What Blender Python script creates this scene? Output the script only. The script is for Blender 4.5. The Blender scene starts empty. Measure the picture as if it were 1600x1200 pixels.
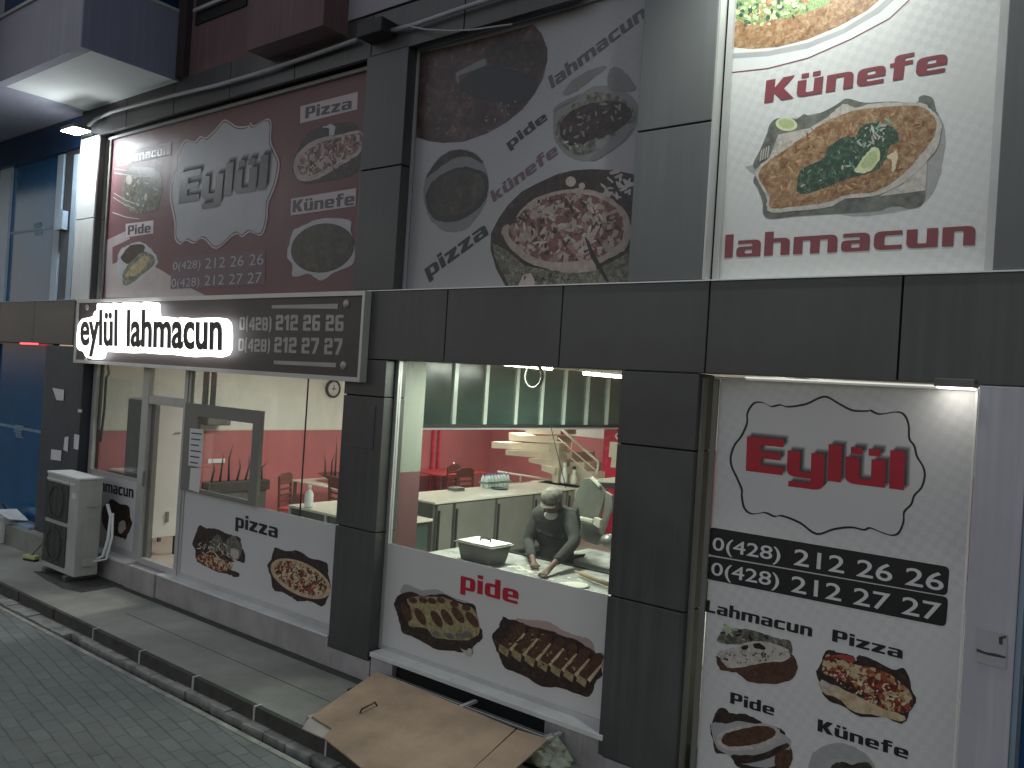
import bpy, bmesh, math, random
from mathutils import Vector, Matrix, noise
from mathutils.geometry import tessellate_polygon
sc = bpy.context.scene
COL = sc.collection
random.seed(11)
rad = math.radians

# ------------------------------------------------------------------ camera
CH = 2.9                                   # eye height above the pavement
FPX = 1295.07
_y, _p, _r = -.6626053, .0032318, .0630892
_cy, _sy, _cp, _sp, _cr, _sr = math.cos(_y), math.sin(_y), math.cos(_p), math.sin(_p), math.cos(_r), math.sin(_r)
FW = Vector((_sy*_cp, _cy*_cp, _sp)); _rt = Vector((_cy, -_sy, 0)); _up = _rt.cross(FW)
RT = _rt*_cr + _up*_sr; UP = -_rt*_sr + _up*_cr
cam = bpy.data.objects.new('camera', bpy.data.cameras.new('camera')); COL.objects.link(cam)
cam.data.sensor_width = 36; cam.data.lens = FPX/1600*36; cam.data.clip_start = .05; cam.data.clip_end = 600
cam.matrix_world = Matrix(((RT.x, UP.x, -FW.x, 0), (RT.y, UP.y, -FW.y, 0), (RT.z, UP.z, -FW.z, CH), (0, 0, 0, 1)))
sc.camera = cam

def ray(px, py): return FW + RT*((px-800)/FPX) - UP*((py-600)/FPX)
def on_y(px, py, Y):
    d = ray(px, py); d = d*(Y/d.y); return Vector((d.x, d.y, d.z+CH))
def on_x(px, py, X):
    d = ray(px, py); d = d*(X/d.x); return Vector((d.x, d.y, d.z+CH))
def on_z(px, py, Z):
    d = ray(px, py); d = d*((Z-CH)/d.z); return Vector((d.x, d.y, Z))

# ------------------------------------------------------------------ world and exposure
w = bpy.data.worlds.new('World'); sc.world = w; w.use_nodes = True
nt = w.node_tree; bg = nt.nodes['Background']
sky = nt.nodes.new('ShaderNodeTexSky'); sky.sky_type = 'NISHITA'; sky.sun_disc = False
sky.sun_elevation = rad(1.5); sky.sun_rotation = rad(25); sky.air_density = 1.0; sky.dust_density = .6; sky.ozone_density = 2.2
hs = nt.nodes.new('ShaderNodeHueSaturation'); hs.inputs['Saturation'].default_value = .42; hs.inputs['Value'].default_value = 1.0
tn = nt.nodes.new('ShaderNodeMix'); tn.data_type = 'RGBA'; tn.blend_type = 'MULTIPLY'; tn.inputs[0].default_value = 1; tn.inputs[7].default_value = (1.05, .985, .965, 1)
nt.links.new(sky.outputs[0], hs.inputs['Color']); nt.links.new(hs.outputs[0], tn.inputs[6]); nt.links.new(tn.outputs[2], bg.inputs[0]); bg.inputs[1].default_value = .15
sc.view_settings.view_transform = 'Standard'; sc.view_settings.look = 'None'
sc.view_settings.exposure = 1.88; sc.view_settings.gamma = 1
sc.cycles.max_bounces = 7; sc.cycles.transparent_max_bounces = 24; sc.cycles.diffuse_bounces = 4
sc.cycles.use_denoising = True; sc.cycles.sample_clamp_indirect = 4
sc.cycles.caustics_reflective = False; sc.cycles.caustics_refractive = False

# ------------------------------------------------------------------ materials
def ramp(nt, fac, stops, interp='LINEAR'):
    r = nt.nodes.new('ShaderNodeValToRGB'); r.color_ramp.interpolation = interp
    el = r.color_ramp.elements
    while len(el) < len(stops): el.new(.5)
    for e, (p, c) in zip(el, stops): e.position = p; e.color = (*c, 1) if len(c) == 3 else c
    nt.links.new(fac, r.inputs[0]); return r.outputs[0]
def newmat(name):
    m = bpy.data.materials.new(name); m.use_nodes = True
    return m, m.node_tree, m.node_tree.nodes['Principled BSDF']
def coords(nt, scale=(1, 1, 1), rot=(0, 0, 0), kind='Object'):
    t = nt.nodes.new('ShaderNodeTexCoord'); mp = nt.nodes.new('ShaderNodeMapping')
    mp.inputs['Scale'].default_value = scale; mp.inputs['Rotation'].default_value = rot
    nt.links.new(t.outputs[kind], mp.inputs[0]); return mp.outputs[0]
def tex(nt, kind, vec, **kw):
    n = nt.nodes.new(kind)
    for k, v in kw.items():
        if k in n.inputs: n.inputs[k].default_value = v
        else: setattr(n, k, v)
    nt.links.new(vec, n.inputs['Vector']); return n
def mixc(nt, fac, a, b, mode='MIX'):
    m = nt.nodes.new('ShaderNodeMix'); m.data_type = 'RGBA'; m.blend_type = mode
    for i, v in ((0, fac), (6, a), (7, b)):
        if hasattr(v, 'default_value'): nt.links.new(v, m.inputs[i])
        elif isinstance(v, (int, float)): m.inputs[i].default_value = v
        else: m.inputs[i].default_value = (*v, 1)
    return m.outputs[2]
def sc3(c, k): return tuple(min(1, x*k) for x in c)

STREAKED = ('charcoal_composite_panel', 'lamplit_grey_panel', 'dark_slate_wall', 'floodlit_white_column_panel', 'dusty_marble_plinth', 'slate_blue_render', 'violet_grey_render', 'pale_lilac_pilaster', 'grey_painted_sheet_metal', 'maroon_render')
def paint(name, c, rough=.5, metal=0, var=.12, scale=3.0, bump=0, bscale=60, streak=False, spec=.5):
    m, nt, b = newmat(name)
    v = coords(nt, (1, 1, .25) if streak else (1, 1, 1))
    n = tex(nt, 'ShaderNodeTexNoise', v, Scale=scale, Detail=7, Roughness=.62)
    col = ramp(nt, n.outputs[0], [(.3, sc3(c, 1-var)), (.52, c), (.75, sc3(c, 1+var))])
    nt.links.new(col, b.inputs['Base Color'])
    n2 = tex(nt, 'ShaderNodeTexNoise', v, Scale=scale*4, Detail=4)
    mr = nt.nodes.new('ShaderNodeMapRange'); mr.inputs['To Min'].default_value = max(.02, rough-.08); mr.inputs['To Max'].default_value = min(1, rough+.1)
    nt.links.new(n2.outputs[0], mr.inputs[0]); nt.links.new(mr.outputs[0], b.inputs['Roughness'])
    b.inputs['Metallic'].default_value = metal; b.inputs['Specular IOR Level'].default_value = spec
    if name in STREAKED:
        sv = coords(nt, (16, 16, .5)); sn = tex(nt, 'ShaderNodeTexNoise', sv, Scale=1.0, Detail=5, Roughness=.6)
        bn = tex(nt, 'ShaderNodeTexNoise', coords(nt), Scale=.55, Detail=3)
        f1 = ramp(nt, sn.outputs[0], [(.45, (0,)*3), (.7, (.55,)*3)]); f2 = ramp(nt, bn.outputs[0], [(.4, (0,)*3), (.65, (1,)*3)])
        ff = mixc(nt, 1.0, f1, f2, 'MULTIPLY'); col = mixc(nt, ff, col, tuple(x*1.35+.02 for x in c)); nt.links.new(col, b.inputs['Base Color'])
        sp = tex(nt, 'ShaderNodeTexNoise', coords(nt), Scale=190, Detail=2); fsp = ramp(nt, sp.outputs[0], [(.68, (0,)*3), (.76, (.35,)*3)])
        col = mixc(nt, fsp, col, tuple(x*1.3+.06 for x in c)); nt.links.new(col, b.inputs['Base Color'])
    if bump:
        n3 = tex(nt, 'ShaderNodeTexNoise', coords(nt), Scale=bscale, Detail=5)
        bp = nt.nodes.new('ShaderNodeBump'); bp.inputs['Strength'].default_value = bump; bp.inputs['Distance'].default_value = .01
        nt.links.new(n3.outputs[0], bp.inputs['Height']); nt.links.new(bp.outputs[0], b.inputs['Normal'])
    return m
def glow(name, c, s):
    m, nt, b = newmat(name); b.inputs['Base Color'].default_value = (*c, 1)
    b.inputs['Emission Color'].default_value = (*c, 1); b.inputs['Emission Strength'].default_value = s; return m
def glassmat(name, tint=(.95, .97, .95), refl=.035, rough=.0):
    m = bpy.data.materials.new(name); m.use_nodes = True; nt = m.node_tree; nt.nodes.clear()
    o = nt.nodes.new('ShaderNodeOutputMaterial'); mx = nt.nodes.new('ShaderNodeMixShader')
    t = nt.nodes.new('ShaderNodeBsdfTransparent'); t.inputs[0].default_value = (*tint, 1)
    g = nt.nodes.new('ShaderNodeBsdfGlossy'); g.inputs['Roughness'].default_value = rough
    f = nt.nodes.new('ShaderNodeLayerWeight'); pw = nt.nodes.new('ShaderNodeMath'); pw.operation = 'POWER'; pw.inputs[1].default_value = 4
    ad = nt.nodes.new('ShaderNodeMath'); ad.operation = 'MULTIPLY_ADD'; ad.inputs[1].default_value = .8; ad.inputs[2].default_value = refl
    nt.links.new(f.outputs['Facing'], pw.inputs[0]); nt.links.new(pw.outputs[0], ad.inputs[0]); nt.links.new(ad.outputs[0], mx.inputs[0])
    nt.links.new(t.outputs[0], mx.inputs[1]); nt.links.new(g.outputs[0], mx.inputs[2])
    df_ = nt.nodes.new('ShaderNodeBsdfDiffuse'); df_.inputs[0].default_value = (.6, .6, .57, 1)       # smears and dust on the pane
    ns = tex(nt, 'ShaderNodeTexNoise', coords(nt, (1, 1, .45), (0, rad(25), 0)), Scale=2.6, Detail=7, Roughness=.65, Distortion=.6)
    fr_ = ramp(nt, ns.outputs[0], [(.35, (.012,)*3), (.6, (.05,)*3), (.8, (.11,)*3)])
    m2 = nt.nodes.new('ShaderNodeMixShader'); nt.links.new(fr_, m2.inputs[0]); nt.links.new(mx.outputs[0], m2.inputs[1]); nt.links.new(df_.outputs[0], m2.inputs[2])
    nt.links.new(m2.outputs[0], o.inputs[0])
    return m
def alpha_mat(name, c, a):
    m = bpy.data.materials.new(name); m.use_nodes = True; nt = m.node_tree; nt.nodes.clear()
    o = nt.nodes.new('ShaderNodeOutputMaterial'); mx = nt.nodes.new('ShaderNodeMixShader'); mx.inputs[0].default_value = a
    t = nt.nodes.new('ShaderNodeBsdfTransparent'); g = nt.nodes.new('ShaderNodeBsdfDiffuse'); g.inputs[0].default_value = (*c, 1)
    nt.links.new(t.outputs[0], mx.inputs[1]); nt.links.new(g.outputs[0], mx.inputs[2]); nt.links.new(mx.outputs[0], o.inputs[0]); return m

def poster_paper(name, base, dot, k=1.0, rough=.32, dotrot=18, dscale=15):
    """printed vinyl: faint rows of dots, slight waviness"""
    m, nt, b = newmat(name)
    v = coords(nt, (1, 1, 1), (0, rad(dotrot), 0))
    ch = tex(nt, 'ShaderNodeTexChecker', v, Scale=dscale*k)
    n = tex(nt, 'ShaderNodeTexNoise', coords(nt), Scale=1.4, Detail=3)
    m1 = nt.nodes.new('ShaderNodeMath'); m1.operation = 'MULTIPLY'
    nt.links.new(ch.outputs['Fac'], m1.inputs[0])
    rr = ramp(nt, n.outputs[0], [(.35, (.15,)*3), (.7, (.8,)*3)]); nt.links.new(rr, m1.inputs[1])
    c = mixc(nt, m1.outputs[0], base, dot)
    n2 = tex(nt, 'ShaderNodeTexNoise', coords(nt), Scale=.9, Detail=6)
    c2 = mixc(nt, .35, c, ramp(nt, n2.outputs[0], [(.3, sc3(base, .82)), (.7, sc3(base, 1.05))]))
    nt.links.new(c2, b.inputs['Base Color']); b.inputs['Roughness'].default_value = rough
    n3 = tex(nt, 'ShaderNodeTexNoise', coords(nt, (1, 1, .5)), Scale=2.2, Detail=2)
    bp = nt.nodes.new('ShaderNodeBump'); bp.inputs['Strength'].default_value = .35; bp.inputs['Distance'].default_value = .03
    nt.links.new(n3.outputs[0], bp.inputs['Height']); nt.links.new(bp.outputs[0], b.inputs['Normal'])
    return m
def food(name, stops, scale=30, warp=.5, fine=.4, rough=.4, mode='vor'):
    m, nt, b = newmat(name)
    v = coords(nt)
    nz = tex(nt, 'ShaderNodeTexNoise', v, Scale=scale*.6, Detail=3)
    vm = nt.nodes.new('ShaderNodeVectorMath'); vm.operation = 'MULTIPLY_ADD'
    vm.inputs[1].default_value = (warp*2.2/scale,)*3
    nt.links.new(nz.outputs['Color'], vm.inputs[0]); nt.links.new(v, vm.inputs[2])
    if mode == 'vor':
        vo = tex(nt, 'ShaderNodeTexVoronoi', vm.outputs[0], Scale=scale)
        sep = nt.nodes.new('ShaderNodeSeparateColor'); nt.links.new(vo.outputs['Color'], sep.inputs[0]); f = sep.outputs[0]
        c = ramp(nt, f, stops, 'CONSTANT')
    else:
        n1 = tex(nt, 'ShaderNodeTexNoise', vm.outputs[0], Scale=scale, Detail=6, Roughness=.7); f = n1.outputs[0]
        c = ramp(nt, f, [(.25+.5*p, cc) for p, cc in stops])
    n2 = tex(nt, 'ShaderNodeTexNoise', v, Scale=scale*2.2, Detail=4)
    c = mixc(nt, fine, c, ramp(nt, n2.outputs[0], [(.3, (.25,)*3), (.7, (1.0,)*3)]), 'MULTIPLY')
    nt.links.new(c, b.inputs['Base Color']); b.inputs['Roughness'].default_value = rough
    return m

M = {}
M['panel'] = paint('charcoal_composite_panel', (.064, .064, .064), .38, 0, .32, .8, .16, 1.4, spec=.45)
M['panel_lit'] = paint('lamplit_grey_panel', (.12, .125, .125), .45, 0, .08, 1.3, .03, 8)  # charcoal panel lightened for lamplit upper panels, light kept in the colour
M['joint'] = paint('black_joint', (.008, .008, .008), .8)
M['upwall'] = paint('maroon_render', (.115, .07, .072), .8, 0, .15, 2, .2, 40)
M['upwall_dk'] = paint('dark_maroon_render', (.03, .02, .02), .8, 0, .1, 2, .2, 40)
M['paleup'] = paint('pale_grey_render', (.28, .27, .31), .8, 0, .06, 2, .2, 40)
M['soffit'] = paint('white_soffit', (.66, .68, .66), .8, 0, .05, 1.2)
M['balc'] = paint('slate_blue_render', (.17, .19, .27), .8, 0, .08, 1.5, .15, 40)
M['balc2'] = paint('violet_grey_render', (.30, .30, .36), .8, 0, .08, 1.5, .15, 40)
M['alu'] = paint('brushed_aluminium', (.48, .48, .47), .4, .35, .08, 3)
M['alu_dk'] = paint('grey_aluminium', (.20, .20, .18), .45, .2, .08, 3)
M['white_frame'] = paint('white_edge_profile', (.75, .77, .75), .4, 0, .05, 3)
M['marble'] = paint('dusty_marble_plinth', (.33, .31, .31), .5, 0, .28, 2.2, .08, 25)
M['marble_w'] = paint('white_marble_sill', (.62, .62, .60), .3, 0, .15, 3)
M['conc'] = paint('concrete_pavement', (.225, .225, .20), .85, 0, .4, 1.1, .45, 50)
M['kerbdk'] = paint('weathered_dark_kerb', (.05, .05, .042), .9, 0, .35, 9, .5, 60)
M['mortar'] = paint('pale_mortar', (.42, .42, .40), .9, 0, .15, 20)
M['gutter'] = paint('worn_gutter_stone', (.30, .30, .265), .85, 0, .4, 6, .5, 40)
M['dirt'] = paint('dark_wet_dirt', (.035, .036, .03), .8, 0, .5, 8, .6, 40)
M['board'] = paint('brown_fibreboard', (.275, .19, .13), .7, 0, .34, 2.6, .2, 45)
M['boardgrey'] = paint('dusty_board_edge', (.30, .27, .24), .7, 0, .2, 5)
M['black'] = paint('matt_black', (.012, .012, .012), .6)
M['red'] = paint('printed_red', (.42, .012, .03), .35, 0, .1, 6)
M['red2'] = paint('printed_faded_red', (.20, .045, .055), .35, 0, .1, 6)
M['ink'] = paint('printed_black', (.012, .012, .014), .35, 0, .1, 6)
M['inkf'] = paint('faded_black_print', (.05, .048, .05), .4, 0, .1, 6)
M['inkg'] = paint('printed_dark_grey', (.075, .075, .08), .4, 0, .1, 6)
M['inkr'] = paint('printed_grey_maroon', (.12, .07, .09), .4, 0, .1, 6)
M['wt'] = paint('printed_white', (.62, .62, .62), .35, 0, .05, 3)
M['wt2'] = paint('printed_grey_white', (.36, .36, .38), .55, 0, .08, 3)
M['lab'] = paint('printed_pink_white', (.46, .40, .41), .6, 0, .06, 3)
M['shade'] = alpha_mat('printed_soft_shadow', (.03, .03, .03), .22)
M['cream'] = paint('cream_wall_paint', (.62, .615, .55), .7, 0, .10, 1.2)
M['redwall'] = paint('salmon_red_wall_paint', (.40, .115, .115), .55, 0, .16, 1.0)
M['floor'] = paint('pale_floor_tile', (.42, .40, .34), .35, 0, .12, 2)
M['ceil'] = paint('white_ceiling', (.70, .70, .66), .8)
M['steel'] = paint('brushed_steel', (.24, .25, .22), .4, .45, .14, 2)
M['steel_dk'] = paint('dull_dark_steel', (.12, .125, .11), .45, .4, .25, 5)
M['flour'] = paint('floured_steel', (.34, .35, .31), .6, .1, .45, 7)
M['wtop'] = paint('white_marble_top', (.60, .59, .48), .22, 0, .04, 2)
M['dough'] = paint('raw_dough', (.72, .70, .58), .6, 0, .05, 12)
M['wood_dk'] = paint('dark_red_chair_wood', (.10, .03, .02), .4, 0, .2, 6)
M['red_cloth'] = paint('red_table_top', (.36, .035, .035), .4, 0, .15, 6)
M['plastic'] = paint('white_plastic', (.72, .74, .74), .35, 0, .05, 4)
M['acgrey'] = paint('grey_painted_sheet_metal', (.40, .41, .385), .5, 0, .16, 2.2, .05, 20)
M['actop'] = paint('pale_lit_sheet_metal', (.66, .67, .64), .5, 0, .08, 2.2)  # paler than the casing, so the floodlight's brightness on top is in the colour
M['grille'] = paint('dark_grille', (.055, .06, .055), .6, 0, .2, 30)
M['cable'] = paint('dusty_white_tube', (.33, .34, .35), .5, 0, .1, 8)
M['bluefilm'] = paint('blue_glass_film', (.012, .09, .21), .14, 0, .16, 1.6)
M['bluefilm_dk'] = paint('dark_blue_film', (.008, .03, .085), .2, 0, .2, 1.6)
M['bluemet'] = paint('pale_blue_aluminium', (.26, .34, .42), .4, .1, .1, 3)
M['tape'] = paint('masking_tape', (.17, .27, .36), .6, 0, .2, 8)
M['slate'] = paint('dark_slate_wall', (.035, .042, .055), .5, 0, .12, 2)
M['paper'] = paint('white_paper', (.62, .62, .62), .7, 0, .05, 3)
M['skin'] = paint('skin', (.16, .085, .055), .6, 0, .08, 10)
M['hair'] = paint('dark_hair', (.015, .012, .01), .6)
M['jumper'] = paint('grey_jumper_fabric', (.036, .038, .031), .9, 0, .35, 14, .8, 28)
M['apron'] = paint('dark_apron_fabric', (.03, .032, .03), .9, 0, .2, 9, .5, 160)
M['capfab'] = paint('checked_cap_fabric', (.17, .165, .13), .9, 0, .65, 24, .4, 160)
M['maskfab'] = paint('white_face_mask', (.50, .51, .48), .9, 0, .06, 20)
M['leaf'] = paint('dark_spiky_leaf', (.035, .03, .022), .6, 0, .3, 10)
M['glass'] = glassmat('window_glass')
M['greenglass'] = paint('dark_green_tinted_glass', (.034, .062, .05), .16, 0, .3, .9, .05, 3)
M['mull'] = paint('pale_mullion', (.62, .70, .64), .3, .3, .05, 4)
M['coolred'] = paint('glossy_red_cooler', (.52, .015, .05), .25, 0, .08, 3)
M['rubble'] = paint('greenish_broken_stone', (.36, .38, .29), .8, 0, .3, 7, .5, 30)

# ------------------------------------------------------------------ object helpers
def tag(o, label=None, cat=None, group=None, kind=None):
    if label: o['label'] = label
    if cat: o['category'] = cat
    if group: o['group'] = group
    if kind: o['kind'] = kind
    return o
def thing(name, loc, label, cat, group=None, rz=0):
    o = bpy.data.objects.new(name, None); COL.objects.link(o); o.location = loc; o.rotation_euler.z = rz
    o.empty_display_size = .1
    tag(o, label, cat, group); bpy.context.view_layer.update(); return o
class MB:
    """collects shapes given in world (or, with local=True later, local) coordinates"""
    def __init__(s): s.v = []; s.f = []; s.m = []; s.sm = []
    def add(s, vs, fs, mi=0, smooth=False):
        n = len(s.v); s.v += [Vector(v) for v in vs]
        for f in fs: s.f.append([n+i for i in f]); s.m.append(mi); s.sm.append(smooth)
        return s
    def box(s, a, b, mi=0, rz=0, c=None):
        x0, y0, z0 = a; x1, y1, z1 = b
        vs = [Vector(v) for v in ((x0, y0, z0), (x1, y0, z0), (x1, y1, z0), (x0, y1, z0), (x0, y0, z1), (x1, y0, z1), (x1, y1, z1), (x0, y1, z1))]
        if rz:
            c = Vector(c or ((x0+x1)/2, (y0+y1)/2, 0)); R = Matrix.Rotation(rz, 3, 'Z')
            vs = [R @ (v-c)+c for v in vs]
        return s.add(vs, [(0, 3, 2, 1), (4, 5, 6, 7), (0, 1, 5, 4), (1, 2, 6, 5), (2, 3, 7, 6), (3, 0, 4, 7)], mi)
    def prism(s, pts, d, mi=0):
        """extrude planar polygon pts (3d) by vector d"""
        d = Vector(d); n = len(pts); vs = [Vector(p) for p in pts]; vs += [v+d for v in vs]
        return s.add(vs, [tuple(range(n)), tuple(range(2*n-1, n-1, -1))]+[(i, i+n, (i+1) % n+n, (i+1) % n) for i in range(n)], mi)
    def poly(s, pts, mi=0): return s.add(pts, [tuple(range(len(pts)))], mi)
    def tube(s, pts, r, n=8, mi=0, cap=True):
        pts = [Vector(p) for p in pts]; rs = r if isinstance(r, (list, tuple)) else [r]*len(pts)
        vs = []; fs = []; prev = None
        for i, p in enumerate(pts):
            t = (pts[min(i+1, len(pts)-1)]-pts[max(i-1, 0)]).normalized()
            a = t.orthogonal().normalized() if prev is None else (prev - t*prev.dot(t)).normalized()
            prev = a; b = t.cross(a)
            for k in range(n):
                an = 2*math.pi*k/n; vs.append(p+(a*math.cos(an)+b*math.sin(an))*rs[i])
        for i in range(len(pts)-1):
            for k in range(n): fs.append((i*n+k, i*n+(k+1) % n, (i+1)*n+(k+1) % n, (i+1)*n+k))
        if cap: fs += [tuple(range(n-1, -1, -1)), tuple((len(pts)-1)*n+k for k in range(n))]
        return s.add(vs, fs, mi, True)
    def lathe(s, c, prof, n=16, mi=0):
        c = Vector(c); vs = []; fs = []
        for r, z in prof:
            for k in range(n): an = 2*math.pi*k/n; vs.append(c+Vector((r*math.cos(an), r*math.sin(an), z)))
        for i in range(len(prof)-1):
            for k in range(n): fs.append((i*n+k, i*n+(k+1) % n, (i+1)*n+(k+1) % n, (i+1)*n+k))
        fs += [tuple(range(n-1, -1, -1)), tuple((len(prof)-1)*n+k for k in range(n))]
        return s.add(vs, fs, mi, True)
    def ball(s, c, r, mi=0, nu=14, nv=9):
        c = Vector(c); r = Vector(r) if not isinstance(r, (int, float)) else Vector((r, r, r)); vs = []; fs = []
        for j in range(nv+1):
            th = math.pi*j/nv
            for i in range(nu):
                ph = 2*math.pi*i/nu; vs.append(c+Vector((r.x*math.sin(th)*math.cos(ph), r.y*math.sin(th)*math.sin(ph), r.z*math.cos(th))))
        for j in range(nv):
            for i in range(nu): fs.append((j*nu+i, (j+1)*nu+i, (j+1)*nu+(i+1) % nu, j*nu+(i+1) % nu))
        return s.add(vs, fs, mi, True)
    def build(s, name, mats, parent=None, bevel=0, **tg):
        me = bpy.data.meshes.new(name); inv = Matrix.Identity(4)
        if parent is not None:
            bpy.context.view_layer.update(); inv = parent.matrix_world.inverted()
            vs = [inv @ v for v in s.v]; loc = None
        else:
            lo = Vector([min(v[i] for v in s.v) for i in range(3)]); hi = Vector([max(v[i] for v in s.v) for i in range(3)])
            loc = Vector(((lo.x+hi.x)/2, (lo.y+hi.y)/2, lo.z)); vs = [v-loc for v in s.v]
        me.from_pydata([tuple(v) for v in vs], [], s.f)
        mats = mats if isinstance(mats, (list, tuple)) else [mats]
        for m in mats: me.materials.append(M[m] if isinstance(m, str) else m)
        for p, mi, sm in zip(me.polygons, s.m, s.sm): p.material_index = mi; p.use_smooth = sm
        me.update(); o = bpy.data.objects.new(name, me); COL.objects.link(o)
        if parent is not None: o.parent = parent
        else: o.location = loc
        if bevel:
            md = o.modifiers.new('bevel', 'BEVEL'); md.width = bevel; md.segments = 2; md.limit_method = 'ANGLE'; md.angle_limit = rad(40)
        tag(o, **tg); bpy.context.view_layer.update(); return o
def box(name, a, b, mat, parent=None, bevel=0, **tg): return MB().box(a, b).build(name, mat, parent, bevel, **tg)

def cr(pts, n=5):
    """closed Catmull-Rom through 2d points"""
    o = []; L = len(pts)
    for i in range(L):
        p0, p1, p2, p3 = (Vector(pts[(i+k-1) % L]) for k in range(4))
        for j in range(n):
            t = j/n; o.append(.5*((2*p1)+(p2-p0)*t+(2*p0-5*p1+4*p2-p3)*t*t+(3*p1-p0-3*p2+p3)*t**3))
    return o
def zo(x0, y0, s, pts): return [(x0+s*x, y0+s*y) for x, y in pts]

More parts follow.
